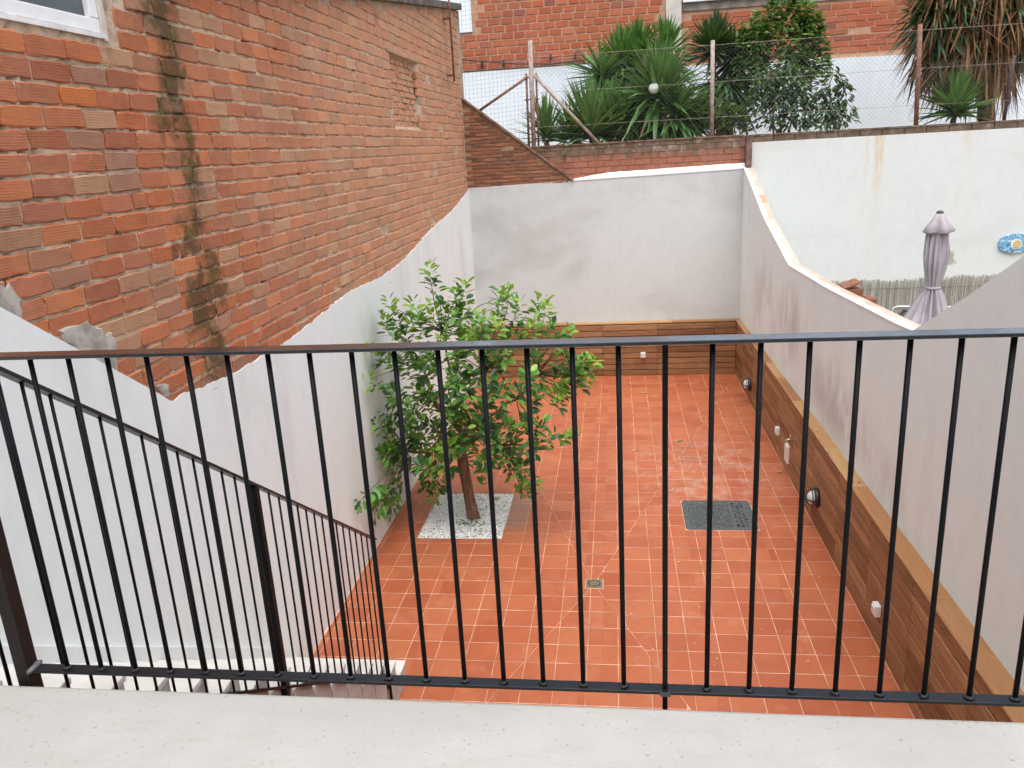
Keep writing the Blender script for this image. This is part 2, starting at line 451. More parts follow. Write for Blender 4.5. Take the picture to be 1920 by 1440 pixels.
CS = [(0, (.27, .115, .045)), (.25, (.44, .235, .10)), (.5, (.31, .14, .055)), (.7, (.56, .36, .17)), (.85, (.48, .28, .12)), (1, (.34, .155, .065))]
M_cap_y = woodmat('pine_cap', CS, (.24, .10, .04), 'y', .8, .45)
M_cap_x = woodmat('pine_cap_cross', CS, (.24, .10, .04), 'x', .8, .45)
M_dark = plain('dark_backing', (.03, .02, .015), .9)

def slabmat():
    g = G('terrace_cement'); n = g.noise(1.6, 6, .6)
    col = g.mix(g.mr(n, .3, .7), (.40, .40, .38), (.475, .475, .45))
    col = g.mix(g.ma('MULTIPLY', g.mr(g.noise(90, 3, .8), .52, .7), .30), col, (.34, .32, .29))
    col = g.mix(g.ma('MULTIPLY', g.mr(g.noise(90, 2, .5), .69, .73), .6), col, (.20, .18, .15))
    scr = g.noise(6, 5, .7, g.vmul(g.pos(), (1, 3.5, 1)))
    col = g.mix(g.ma('MULTIPLY', g.mr(scr, .45, .7), .35), col, (.36, .345, .315))
    g.bump(g.noise(70, 5, .7), .2, .003)
    return g.done(col, .8, spec=.25)
M_slab = slabmat()
M_step = plain('stair_stone', (.60, .585, .55), .75, var=.08, scale=6, bump=.15)
M_step_side = plain('stair_side_render', (.46, .43, .385), .9, var=.15, scale=5, bump=.3)
def metalmat(rough=.16, spec=1.0, coat=.55):
    g = G('black_painted_steel'); n = g.noise(28, 5, .7)
    col = g.mix(g.mr(n, .55, .75), (.007, .008, .010), (.014, .014, .016))
    g.bump(g.noise(160, 3), .06, .001)
    g.b.inputs['Coat Weight'].default_value = coat; g.b.inputs['Coat Roughness'].default_value = .10
    return g.done(col, g.mr(n, .3, .7, rough-.06, rough+.08), spec=spec)
M_metal = metalmat()
M_bar = metalmat(.45, .12, 0.0)
M_low = metalmat(.34, .45, 0.0)
M_weld = plain('weld_bead', (.012, .013, .015), .35, var=.2, scale=90, bump=.6)
M_cover = None

# ------------------------------------------------------------------ ground and floors
g0 = MB().box(-150, 150, -150, 300, -.5, -.09).build('ground', plain('bare_ground', (.20, .17, .13), .95, scale=1.5, bump=.4))
tag(g0, kind='structure')
floor = MB()
floor.box(-3.2, 2.6, 1.2, 8.70, -.08, -.003)
floor.box(-3.2, 2.6, 10.04, 16.1, -.08, -.003)
floor.box(-3.2, -2.51, 8.7, 10.04, -.08, -.003)
floor.box(-1.45, 2.6, 8.7, 10.04, -.08, -.003)
patio = floor.build('patio_floor', M_grout); tag(patio, kind='structure')

def clip(poly, a, b, c):
    """keep the part of a convex polygon where a*x+b*y<=c"""
    out = []
    for i in range(len(poly)):
        p, q = poly[i], poly[(i+1) % len(poly)]
        dp, dq = a*p[0]+b*p[1]-c, a*q[0]+b*q[1]-c
        if dp <= 0: out.append(p)
        if dp*dq < 0:
            t = dp/(dp-dq); out.append((p[0]+(q[0]-p[0])*t, p[1]+(q[1]-p[1])*t))
    return out
def cut_rect(polys, x0, x1, y0, y1):
    res = []
    for p in polys:
        res.append(clip(p, 1, 0, x0)); res.append(clip(p, -1, 0, -x1))
        mid = clip(clip(p, -1, 0, -x0), 1, 0, x1)
        if len(mid) > 2: res.append(clip(mid, 0, 1, y0)); res.append(clip(mid, 0, -1, -y1))
    return [p for p in res if len(p) > 2]
def area(p): return abs(sum(p[i][0]*p[(i+1) % len(p)][1]-p[(i+1) % len(p)][0]*p[i][1] for i in range(len(p))))/2
DR = (-.30, 7.68)
corner = [(-2.98, 1.6), (2.34, 1.6), (2.34, 15.82), (-2.90, 15.82)]
gap = .0037
T = .285
tiles = []
for s in range(4):
    c0, c1 = corner[s], corner[(s+1) % 4]
    sec = [DR, c0, c1]
    off = [(-.33, 6.575), (-.255, 6.52), (-.33, 6.64), (-.33, 6.575)][s]
    planes = []
    for i in range(3):
        p, q = sec[i], sec[(i+1) % 3]
        nx, ny = q[1]-p[1], -(q[0]-p[0]); l = math.hypot(nx, ny); nx, ny = nx/l, ny/l
        planes.append((nx, ny, nx*p[0]+ny*p[1]-gap*.7))
    for ix in range(-14, 14):
        for iy in range(-18, 36):
            x0, y0 = off[0]+ix*T, off[1]+iy*T
            g_ = gap*random.uniform(.7, 1.1); h_ = gap*random.uniform(1.2, 1.75)
            poly = [(x0+g_, y0+h_), (x0+T-g_, y0+h_), (x0+T-g_, y0+T-h_), (x0+g_, y0+T-h_)]
            for a, b, c in planes:
                poly = clip(poly, a, b, c)
                if len(poly) < 3: break
            if len(poly) < 3: continue
            ps = [poly]
            ps = cut_rect(ps, -3.2, -1.955, 1.0, 6.0)            # stairs stand here
            ps = cut_rect(ps, -2.515, -1.445, 8.695, 10.045)     # tree pit
            ps = cut_rect(ps, .780, 1.660, 8.963, 9.807)         # access cover
            ps = cut_rect(ps, -.395, -.195, 7.585, 7.785)        # drain
            for p in ps:
                if area(p) > .0004: tiles.append(p)
def tile_mb(p, local):
    cx_, cy_ = (sum(q[0] for q in p)/len(p), sum(q[1] for q in p)/len(p)) if local else (0, 0)
    dz = random.uniform(-.0006, .0006)
    n = len(p); mb = MB(); e = .0015
    mx, my = sum(q[0] for q in p)/n, sum(q[1] for q in p)/n
    ins = []
    for q in p:
        dx, dy = mx-q[0], my-q[1]; l = math.hypot(dx, dy) or 1
        ins.append((q[0]+dx/l*e, q[1]+dy/l*e))
    vs = [(a-cx_, b-cy_, dz) for a, b in ins] + [(a-cx_, b-cy_, dz-.0012) for a, b in p] + [(a-cx_, b-cy_, -.012) for a, b in p]
    fs = [tuple(range(n))] + [(r*n+i, (r+1)*n+i, (r+1)*n+(i+1) % n, r*n+(i+1) % n) for r in (0, 1) for i in range(n)]
    mb.add(vs, fs); return mb, (cx_, cy_)
vis = [p for p in tiles if max(q[1] for q in p) > 5.45]
hid = [p for p in tiles if max(q[1] for q in p) <= 5.45]
vis.sort(key=lambda p: (sum(q[1] for q in p)/len(p)) - 3*math.sqrt(area(p)))
for p in vis[:300]:
    mb, c = tile_mb(p, True)
    o = mb.build('tile', M_tile, patio); o.location = (c[0], c[1], 0)
rest = MB()
for p in vis[300:] + hid:
    mb, c = tile_mb(p, False); rest.add(mb.v, mb.f)
o = rest.build('far_tiling', M_tile, patio); o['kind'] = 'stuff'

# ------------------------------------------------------------------ terrace underfoot and house behind
ZS = 3.225
ter = MB()
ter.prism([(-1.6, ZS), (1.655, ZS), (1.668, ZS-.006), (1.675, ZS-.02), (1.675, ZS-.28), (-1.6, ZS-.28)], -3.06, 2.56, 'x')
terrace = ter.build('terrace_floor', M_slab, smooth=False); tag(terrace, kind='structure')
hw = MB().box(-5.5, 5.5, -1.9, -1.6, -.05, 7.2).build('house_wall', M_plaster_b)
tag(hw, kind='structure')

# ------------------------------------------------------------------ left brick wall
LW = empty('brick_wall', (-3.045, 0, 0), -.0103)
tag(LW, 'tall orange brick side wall of building with V-shaped white render along its foot', 'wall')
def top_l(y): return 6.44 + .125*(y-10.7) if y > 5.35 else 7.6
def edge_l(y):
    P = [(-1.6, 4.9), (2.15, 4.9), (3.5, 3.96), (4.806, 3.045), (5.0, 3.045), (5.675, 2.985), (6.84, 2.995), (8.5, 3.13), (9.6, 3.10), (10.5, 3.125), (11.5, 3.24), (12.58, 3.40), (14.35, 3.56), (16.05, 3.83)]
    return float(np.interp(y, [p[0] for p in P], [p[1] for p in P]))
NI = (11.1, 12.55, 4.93, 5.86)       # blocked-up window
def in_niche(y, z, e=0): return NI[0]-e < y < NI[1]+e and NI[2]-e < z < NI[3]+e
# core
core = MB()
core.prism([(-1.6, -.1), (16.12, -.1), (16.12, top_l(16.12)), (5.36, top_l(5.36)), (5.35, 7.6), (-1.6, 7.6)], -.42, -.09, 'x')
core.build('wall_core', M_mortar, LW)
# mortar bed, uneven
ys = np.arange(3.0, 16.121, .0328); zs = np.arange(2.85, 7.3, .03)
mv = []; idx = {}
mf = []
for i, y in enumerate(ys):
    for j, z in enumerate(zs):
        n1 = mnoise.noise(Vector((y*9, z*14, 1.3))); n2 = mnoise.noise(Vector((y*2.1, z*2.6, 7.7)))
        n3 = mnoise.noise(Vector((y*26, z*26, 3.1)))
        d = -.0110 + .0058*n1 + .0045*n2 + .0035*n3
        if n1 > .30 and n3 < .0: d -= .028
        if in_niche(y, z): d -= .06
        d = max(-.085, min(.0015, d))
        mv.append((d, y, min(z, top_l(y)-.01)))
nz = len(zs)
for i in range(len(ys)-1):
    for j in range(nz-1):
        y, z = ys[i], zs[j]
        if z > top_l(y) or z + .03 < edge_l(y) - .12 and z + .03 < edge_l(y+.04) - .12: continue
        if 3.0 < y < 4.83 and z > 5.31: continue
        mf.append((i*nz+j, (i+1)*nz+j, (i+1)*nz+j+1, i*nz+j+1))
mm = MB(); mm.v = mv; mm.f = mf
o = mm.build('mortar_bed', M_mortar, LW, smooth=True); o['kind'] = 'stuff'
# bricks
BV = [brick_variant(.31, .1035, .05, i, jit=.006, ch=.007) for i in range(10)] + [brick_variant(.148, .1035, .05, 40+i, jit=.0055, ch=.0065) for i in range(4)] \
   + [brick_variant(.20, .062, .05, 60+i, jit=.006, ch=.006) for i in range(4)]
items = []
CO = .1205
for k in range(0, 40):
    zc = 2.80 + k*CO
    y = 3.0 + (.165 if k % 2 else 0) + random.uniform(-.05, .05)
    while y < 16.1:
        half = random.random() < .05
        L = .162 if half else .325*random.uniform(.965, 1.02)
        yc = y + L/2
        zz = zc + .010*mnoise.noise(Vector((yc*.6, k*.37, 0))) + random.uniform(-.003, .003)
        ok = zz + .07 > edge_l(yc) - .12 and zz + .05 < top_l(yc) and yc + L/2 < 16.13
        if yc - L/2 < 4.84 and yc + L/2 > 3.0 and zz + .05 > 5.30: ok = False
        if in_niche(yc, zz, .05): ok = False
        if random.random() < .006: ok = False
        if ok:
            sy = (L - .0130)/(.148 if half else .31)
            mx = Matrix.Translation((random.uniform(-.0035, .0035), yc, zz)) @ Matrix.Rotation(random.uniform(-.012, .012), 4, 'X') @ Matrix.Diagonal((1, sy, random.uniform(.975, 1.03), 1))
            items.append((random.randrange(10, 14) if half else random.randrange(10), mx))
        y += L
z = NI[2] + .04; k = 0
while z < NI[3] - .03:
    y = NI[0] + .10 + (.11 if k % 2 else 0)
    while y < NI[1] - .08:
        items.append((random.randrange(14, 18), Matrix.Translation((random.uniform(-.062, -.045), y, z)) @ Matrix.Rotation(random.uniform(-.06, .06), 4, 'X') @ Matrix.Diagonal((1, random.uniform(.8, 1.05), random.uniform(.9, 1.15), 1))))
        y += .225
    z += .082; k += 1
pieces('brick', 'far_brickwork', BV, M_brick, items, LW, key=lambda it: it[1].translation[1] + .25*abs(it[1].translation[2]-4.4))
# blocked window lintel and reveal
MB().box(-.02, .012, NI[0]-.12, NI[1]+.10, NI[3]+.005, NI[3]+.075).build('lintel', plain('lintel_plaster', (.48, .29, .185), .9, scale=6, bump=.5), LW, bevel=.012)
# white render coat with ragged upper edge
poly = []
y = -1.6
while y < 16.11:
    rag = 0 if y < 4.7 else 1
    poly.append((y, edge_l(y) + rag*(.016*mnoise.noise(Vector((y*7, 0, 0))) + .011*mnoise.noise(Vector((y*23, 5, 0))))))
    y += .045 if y > 4.6 else .3
poly = [(-1.6, -.1)] + poly + [(16.11, edge_l(16.11)), (16.11, -.1)]
MB().prism(poly[::-1], -.08, .008, 'x').build('render_coat', M_plaster_l, LW)
# cement patches that were dabbed under the render line
M_cement = plain('grey_cement', (.40, .37, .32), .95, var=.3, scale=9, bump=.9)
def patch(pts, x=.006):
    n = len(pts); cy_ = sum(p[0] for p in pts)/n; cz_ = sum(p[1] for p in pts)/n
    vs = [(x, cy_, cz_)]; fs = []
    ring = []
    for i in range(n):
        p, q = pts[i], pts[(i+1) % n]
        for t in (0, .25, .5, .75):
            ring.append((p[0]+(q[0]-p[0])*t + random.uniform(-.018, .018), p[1]+(q[1]-p[1])*t + random.uniform(-.018, .018)))
    m = len(ring)
    for f_, xx in ((.55, x), (.90, x-.001), (1.0, x-.012)):
        vs += [(xx, cy_+(a-cy_)*f_, cz_+(b-cz_)*f_) for a, b in ring]
    fs += [(0, 1+i, 1+(i+1) % m) for i in range(m)]
    for r_ in (0, 1):
        fs += [(1+r_*m+i, 1+(r_+1)*m+i, 1+(r_+1)*m+(i+1) % m, 1+r_*m+(i+1) % m) for i in range(m)]
    MB().add(vs, fs).build('cement_patch', M_cement, LW)
def lw_px(pts):
    res = []
    for px, py in pts:
        r = CR @ np.array([px-960, py-720, CAMF]); t = -2.985/r[0]; res.append((t*r[1], CAMP.z+t*r[2]))
    return res
patch(lw_px([(-20, 540), (30, 532), (50, 565), (50, 610), (0, 580)]))
patch(lw_px([(110, 618), (165, 600), (205, 622), (222, 630), (225, 690), (235, 725), (180, 690), (140, 655)]))
patch(lw_px([(295, 722), (318, 718), (322, 742), (310, 745)]))
# roof edge
rf = MB()
rf.prism([(5.36, top_l(5.36)-.01), (16.2, top_l(16.2)-.01), (16.2, top_l(16.2)+.10), (5.36, top_l(5.36)+.10)], -.5, .07, 'x')
rf.build('roof_edge', plain('weathered_coping', (.13, .11, .085), .95, var=.45, scale=5, bump=.7), LW, bevel=.01)
# corner plaster strip at the far end
MB().box(-.30, .010, 16.115, 16.16, 3.0, top_l(16.1)-.02).build('corner_strip', plain('corner_mortar', (.40, .35, .29), .95, var=.25, scale=5, bump=.6), LW)
# window at upper left
win = MB().box(-.085, .004, 3.02, 4.815, 5.31, 5.335).build('window', plain('white_window_sill', (.80, .80, .79), .4), LW)
fr = MB(); M_upvc = plain('white_window_frame', (.86, .87, .87), .3, var=.03)
fr.box(-.075, -.012, 3.04, 4.80, 5.340, 5.418); fr.build('window_frame', M_upvc, win, bevel=.006)
MB().box(-.075, -.012, 4.722, 4.80, 5.420, 6.55).build('window_frame', M_upvc, win, bevel=.006)
MB().box(-.09, .0, 4.802, 4.845, 5.30, 6.6).build('window_reveal', plain('reveal_plaster', (.62, .58, .50), .9, scale=9, bump=.4), win)
def glassmat():
    g = G('window_glass'); n = g.noise(1.4, 4)
    return g.done(g.mix(g.mr(n, .35, .65), (.05, .06, .06), (.16, .19, .20)), .06, spec=.8)
MB().box(-.058, -.045, 3.06, 4.720, 5.420, 6.55).build('pane', glassmat(), win)
# rust pipe with brackets (a thing of its own, fixed to the wall)
pipe = empty('rusty_pipe', (-2.775, 14.75, 5.75)); tag(pipe, 'thin rusty vertical pipe with two brackets near the far end of the brick wall', 'pipe')
M_rust = plain('rust', (.17, .065, .035), .85, var=.4, scale=20, bump=.5)
MB().tube([(0, 0, 0), (0, 0, .9), (.004, 0, 2.2)], .016, 8).build('tube', M_rust, pipe, smooth=True)
for zz in (.10, 1.02):
    MB().box(-.13, .015, -.05, .05, zz-.012, zz+.012).build('bracket', M_rust, pipe)

# ------------------------------------------------------------------ back wall
YB = 16.0
BW = empty('end_wall', (0, YB, 0)); tag(BW, 'grey-white rendered wall closing the far end of the patio', 'wall')
prof = [(-3.05, -.1), (2.5, -.1), (2.5, 3.965), (-.80, 3.90), (-3.05, 3.86)]
MB().prism(prof, 0, .30, 'y').build('render_coat', M_plaster_b, BW)
fl = MB()   # sloped white fillet against the brick
a0, a1 = (-.80, 3.905), (2.44, 3.97)
nseg = 40; vs = []
for i in range(nseg+1):
    t = i/nseg; x = a0[0]+(a1[0]-a0[0])*t; z = a0[1]+(a1[1]-a0[1])*t
    j = .008*mnoise.noise(Vector((x*6, 1, 0)))
    h = .03 + .07*min(1, t*5)
    vs += [(x, -.012, z-.01), (x, -.012, z+.012), (x, .085, z+h+j), (x, .085, z-.01)]
fs = []
for i in range(nseg):
    k = i*4
    for q in range(4): fs.append((k+q, k+4+q, k+4+(q+1) % 4, k+(q+1) % 4))
fs += [(0, 1, 2, 3), (nseg*4+3, nseg*4+2, nseg*4+1, nseg*4)]
fl.add(vs, fs).build('fillet', M_ledge, BW)
# brick band above
band = empty('brick_parapet', (0, 16.085, 3.9)); tag(band, 'low red brick parapet with mossy top above the far white wall', 'wall')
MB().box(-1.75, 2.43, .012, .22, -.1, .655).build('mortar_bed', M_mortar_band, band)
BVY = []
def y_face(v):      # turn a brick so that it lies in the xz plane facing -y
    return MB().add([(p[1], -p[0], p[2]) for p in v.v], [f[::-1] for f in v.f])
bb = [y_face(brick_variant(.29, .105, .03, 80+i, jit=.003, ch=.006)) for i in range(6)]
its = []
for k in range(6):
    x = -1.72 + (.15 if k % 2 else 0)
    while x < 2.3:
        its.append((random.randrange(6), Matrix.Translation((x+.15, random.uniform(-.003, .003), .06+k*.112)) @ Matrix.Diagonal((1, 1, 1, 1))))
        x += .302
pieces('brick', 'more_bricks', bb, M_band, its, band, key=lambda it: 0)
for i in range(9):
    MB().box(-1.72+i*.46, -1.72+i*.46+.452, -.02, .235, .657, .685).build('coping_tile', plain('mossy_coping', (.20, .12, .085), .95, var=.5, scale=8, bump=.6) if i == 0 else bpy.data.materials['mossy_coping'], band)
# sloping brick gable piece on the left
tri = empty('sloping_brick_wall', (0, 16.0, 3.86)); tag(tri, 'old dark brick wall piece sloping down beside the tall brick wall', 'wall')
def tri_top(x): return 1.64 - (x+2.86)*(1.60/2.06)
MB().prism([(-2.92, .0), (-.82, .04), (-.86, tri_top(-.86)-.03), (-2.92, tri_top(-2.92)-.03)], .02, .28, 'y').build('mortar_bed', M_mortar_old, tri)
tb = [y_face(brick_variant(.225, .052, .03, 120+i, jit=.004, ch=.005)) for i in range(6)] 
its = []
k = 0
while k*.068 < 1.65:
    zc = .035 + k*.068; x = -2.9 + (.12 if k % 2 else 0)
    while x < -.8:
        L = .24
        f_ = 1.0
        xe = x + L
        xmax = -2.86 + (1.64 - zc - .075)*(2.06/1.60)
        if x + .06 < xmax:
            L2 = min(L, xmax - x)
            if random.random() > .02:
                its.append((random.randrange(6), Matrix.Translation((x+L2/2, random.uniform(-.004, .004), zc + random.uniform(-.003, .003))) @ Matrix.Diagonal(((L2-.014)/.225, 1, random.uniform(.92, 1.06), 1))))
        x += L
    k += 1
pieces('brick', 'more_bricks', tb, M_brick_old, its, tri, key=lambda it: 0)
M_cop = plain('sloping_coping', (.17, .105, .075), .95, var=.45, scale=7, bump=.7)
x0 = -2.9
while x0 < -.85:
    x1 = min(x0 + .29, -.80)
    MB().obox((x0+.004, .13, tri_top(x0)), (x1-.004, .13, tri_top(x1)), .34, .035).build('coping_tile', M_cop, tri, bevel=.006)
    x0 += .29

# ------------------------------------------------------------------ right wall
RW = empty('side_wall', (2.545, 0, 0), .0085); tag(RW, 'greige rendered right-hand wall whose top dips between patio and neighbour', 'wall')
rp = [(16.0, 3.985), (15.2, 3.72), (13.85, 3.235), (11.8, 2.735), (9.66, 2.765), (7.3, 2.855), (7.02, 2.875), (5.99, 3.38), (5.3, 3.75), (4.4, 4.26), (-1.6, 4.26)]
MB().prism([(-1.6, -.1), (16.0, -.1)] + rp, 0, .155, 'x').build('render_coat', M_plaster_r, RW)
def capmat():
    g = G('overpainted_coping'); o = g.xyz(g.obj())
    col = g.ramp(g.rnd(), [(0, (.62, .33, .26)), (.5, (.70, .45, .38)), (1, (.60, .28, .21))])
    m = g.ma('ADD', g.ma('MULTIPLY', o[0], -7.0), g.ma('MULTIPLY', g.ma('SUBTRACT', g.noise(4, 5, .75), .5), 2.0))
    col = g.mix(g.mr(m, -.12, .55), col, (.84, .84, .83))
    g.bump(g.noise(30, 4), .3, .004)
    return g.done(col, .85, spec=.2)
M_rcap = capmat()
def prof_z(y): return float(np.interp(y, [p[0] for p in rp[::-1]], [p[1] for p in rp[::-1]]))
knots_y = [p[0] for p in rp]
y = 15.98
brk = [15.98]
for a, b in zip(rp[:7], rp[1:8]):
    pass
for seg in ((15.98, 11.8, 13), (11.8, 7.02, 15)):
    for i in range(1, seg[2]+1): brk.append(seg[0] + (seg[1]-seg[0])*i/seg[2])
for ya, yb in zip(brk[:-1], brk[1:]):
    za, zb = prof_z(ya), prof_z(yb)
    n_ = MB()
    dz = .018 + random.uniform(0, .003)
    n_.prism([(ya-.002, za+.002), (yb+.002, zb+.002), (yb+.002, zb+dz), (ya-.002, za+dz)][::-1], -.082-.004, .080, 'x')
    o = n_.build('coping_tile', M_rcap, RW, bevel=.004); o.location = (.078, 0, 0)

# ------------------------------------------------------------------ neighbour's plot
NW = empty('neighbour_wall', (0, 16.0, 0)); tag(NW, 'white painted neighbour wall with rust streaks and a red brick top course', 'wall')
NX0 = 2.60
MB().prism([(NX0-.06, -.1), (13, -.1), (13, 4.43), (NX0-.06, 4.43)], .0, .30, 'y').build('painted_face', M_plaster_n, NW)
MB().box(NX0-.06, 13, .03, .28, 4.431, 4.545).build('mortar_bed', M_mortar_band, NW)
M_course = bandmat(); 
nb = [y_face(brick_variant(.37, .115, .05, 150+i, jit=.003, ch=.005)) for i in range(5)]
its = []; x = NX0 - .05
while x < 8.6:
    its.append((random.randrange(5), Matrix.Translation((x+.19, .005+random.uniform(-.003, .003), 4.488)))); x += .384
pieces('brick', 'more_bricks', nb, M_course, its, NW, key=lambda it: 0)
MB().box(NX0-.06, 13, -.015, .30, 4.548, 4.572).build('coping', M_cop, NW, bevel=.006)
MB().box(2.436, 2.538, 15.90-16, .2, 3.99, 4.56).build('end_pier', plain('mossy_pier', (.16, .10, .08), .95, var=.5, scale=9, bump=.7), NW)

# reed screen on the neighbour's wall
def reedmat():
    g = G('grey_reed'); r = g.rnd()
    col = g.ramp(r, [(0, (.34, .32, .27)), (.5, (.48, .46, .40)), (.8, (.56, .53, .46)), (1, (.26, .24, .20))])
    col = g.mix(g.ma('MULTIPLY', g.mr(g.noise(30, 3), .5, .7), .4), col, (.22, .20, .16))
    return g.done(col, .9, spec=.2)
M_reed = reedmat()
rs = empty('reed_screen', (0, 15.965, 0)); tag(rs, 'weathered grey reed screen along the foot of the white neighbour wall', 'screen')
mb = MB(); x = 3.0
while x < 9.2:
    h = 1.76 + .05*mnoise.noise(Vector((x*2, 0, 0))) + random.uniform(-.05, .03) + (.04 if x > 6.2 else 0)
    x2 = x + random.uniform(-.02, .02)
    mb.tube([(x, random.uniform(-.012, .012), .0), (x2, random.uniform(-.012, .012), h)], random.uniform(.007, .012), 4); x += .0165
o = mb.build('reed', M_reed, rs); o['kind'] = 'stuff'
for zz in (.3, .75, 1.2, 1.6):
    MB().tube([(2.98, -.022, zz), (9.2, -.022, zz)], .003, 5).build('wire', M_rust, rs)

# parasol
pa = empty('folded_parasol', (3.93, 10.5, 0)); tag(pa, 'folded mauve-grey parasol tied at its middle beyond the right-hand wall', 'parasol')
M_fab = None
g = G('mauve_canvas'); w_ = g.noise(90, 3); M_fab = None
col = g.mix(g.mr(g.noise(4, 4), .3, .7), (.40, .36, .385), (.50, .455, .48)); g.bump(w_, .15, .002); M_fab = g.done(col, .9, spec=.15); g.translucent((.45, .40, .43), .12)
rn = random.Random(3)
ph = [rn.uniform(0, 6.28) for _ in range(6)]
def fold(r, z, t, i):
    s7 = math.sin(7*t+ph[0]+z*1.1); a = .26*(1-2*abs(s7)**.7) + .16*math.sin(11*t+ph[1]-z*2.1) + .10*math.sin(3*t+ph[2]+z)
    k = 1.0 if z < 2.55 else .85
    return r*(1+a*k)
body = [(.30, 2.02), (.265, 2.14), (.195, 2.32), (.125, 2.50), (.078, 2.585), (.072, 2.61), (.082, 2.66), (.115, 2.85), (.125, 3.0), (.118, 3.15), (.10, 3.30), (.055, 3.42), (.03, 3.47)]
MB().lathe(body, 110, fn=fold).build('canopy', M_fab, pa, smooth=True)
def flare(r, z, t, i): return r*(1 + (.24*math.sin(4*t+.6) + .12*math.sin(7*t))*(1 if i < 3 else .3))
MB().lathe([(.150, 3.285), (.162, 3.30), (.125, 3.37), (.075, 3.46), (.045, 3.515), (.03, 3.52)], 40, fn=flare).build('top_flap', M_fab, pa, smooth=True)
MB().lathe([(.028, 3.515), (.042, 3.52), (.044, 3.535), (.02, 3.55), (.006, 3.556)], 20).build('finial', plain('dark_finial', (.06, .06, .065), .4), pa, smooth=True)
MB().lathe([(.079, 2.588), (.088, 2.594), (.088, 2.612), (.079, 2.62)], 40).build('tie_band', M_fab, pa, smooth=True)
M_gpole = plain('grey_pole', (.25, .25, .26), .4)
MB().tube([(0, 0, .05), (0, 0, 3.5)], .022, 12).build('pole', M_gpole, pa, smooth=True)
MB().lathe([(.30, -.088), (.30, -.04), (.06, .0), (.035, .06)], 24).build('base', M_gpole, pa, smooth=True)

# framed mesh panel, brown box, wall ornament
ms = empty('mesh_panel', (5.15, 14.0, -.09)); tag(ms, 'grey framed panel with black mesh standing behind the parasol', 'panel')
M_alu = plain('grey_frame', (.42, .44, .44), .4, metal=.3)
MB().tube([(-.53, 0, 0), (-.53, 0, 1.66), (-.50, 0, 1.72), (-.44, 0, 1.735), (.44, 0, 1.70), (.50, 0, 1.69), (.53, 0, 1.63), (.53, 0, 0)], .022, 8).build('frame', M_alu, ms, smooth=True)
MB().tube([(-.50, -.03, .5), (-.46, -.03, 1.5), (-.36, -.03, 1.665), (.40, -.03, 1.635), (.47, -.03, 1.5), (.48, -.03, .5)], .025, 8).build('black_tube', plain('black_tube', (.015, .016, .018), .5), ms, smooth=True)
mb = MB()
for i in range(36): mb.box(-.48+i*.027, -.474+i*.027, -.012, -.008, .35, 1.64)
for i in range(46): mb.box(-.49, .49, -.016, -.013, .35+i*.028, .356+i*.028)
o = mb.build('mesh', plain('black_net', (.02, .02, .022), .8), ms); o['kind'] = 'stuff'
bx = empty('wooden_box', (3.95, 14.0, -.09)); tag(bx, 'reddish-brown wooden box with its lid propped half open', 'box')
M_bw = plain('red_brown_wood', (.21, .085, .045), .7, var=.3, scale=14, bump=.3)
for i in range(8): MB().box(-.15+i*.034, -.118+i*.034, -.2, -.18, 0, 2.09).build('plank', M_bw, bx)
MB().box(-.15, .118, -.178, .2, 0, 2.085).build('box_body', M_bw, bx)
MB().obox((-.17, 0, 2.11), (.09, 0, 2.20), .42, .02).build('lid', M_bw, bx)
b2 = MB().box(4.15, 4.30, 13.8, 14.15, -.09, 1.83).build('wooden_post', M_bw, bevel=.01)
tag(b2, 'short reddish-brown wooden post beside the half open box', 'post')
orn = empty('wall_ornament', (7.36, 15.985, 2.37)); tag(orn, 'blue mottled oval ornament with a yellow eye hung on the white neighbour wall', 'ornament')
g = G('blue_glaze'); v = g.voro(9, g.vmul(g.pos(), (1, 1, 2.2)))
M_blue = g.done(g.ramp(v, [(.08, (.07, .30, .55)), (.3, (.25, .58, .74)), (.48, (.04, .13, .34)), (.7, (.45, .68, .78))]), .3)
n = 28
def oval(rx, rz, y0, y1, cx0=0, cz0=0):
    return MB().prism([(cx0+rx*math.copysign(abs(math.cos(2*math.pi*k/n))**.8, math.cos(2*math.pi*k/n)), cz0+rz*math.copysign(abs(math.sin(2*math.pi*k/n))**.8, math.sin(2*math.pi*k/n))) for k in range(n)], y0, y1, 'y')
oval(.30, .178, -.03, .01).build('plate', M_blue, orn, bevel=.01)
oval(.095, .095, -.046, -.032, .0, -.01).build('eye_ring', plain('pale_glaze', (.66, .74, .74), .3), orn)
oval(.066, .066, -.058, -.048, .005, -.008).build('eye', plain('yellow_glaze', (.62, .45, .18), .3), orn)
MB().tube([(-.12, -.02, -.15), (-.05, -.02, -.185), (.02, -.02, -.17)], .012, 6).build('fringe', plain('straw', (.55, .45, .22), .8), orn)

# ------------------------------------------------------------------ wood cladding along right and back
CL = empty('wood_cladding', (0, 0, 0)); tag(CL, 'knee-high brown slatted wood boxing with pine cap along right and far walls', 'cladding')
XF = 2.32; YF = 15.80; HC = 1.065
MB().box(XF+.042, 2.415, 3.0, YF, -.002, HC-.002).build('backing', M_dark, CL)
MB().box(-2.93, XF+.041, YF+.042, 15.998, -.002, HC-.002).build('backing', M_dark, CL)
rows = 9; ph_ = (HC-.012)/rows
sm_y = MB().box(0, .040, -.551, .551, 0, ph_-.014).mesh('slat', M_wood_y)
sm_x = MB().box(-.551, .551, 0, .040, 0, ph_-.014).mesh('slat', M_wood_x)
def slat(me, loc, s, axis):
    o = bpy.data.objects.new('slat', me); o.parent = CL; o.location = loc
    o.scale = (1, s, 1) if axis == 'y' else (s, 1, 1)
    b = o.modifiers.new('edge', 'BEVEL'); b.width = .004; b.segments = 1
    COL.objects.link(o)
jy = [8.24+1.11*k for k in range(-4, 7)]
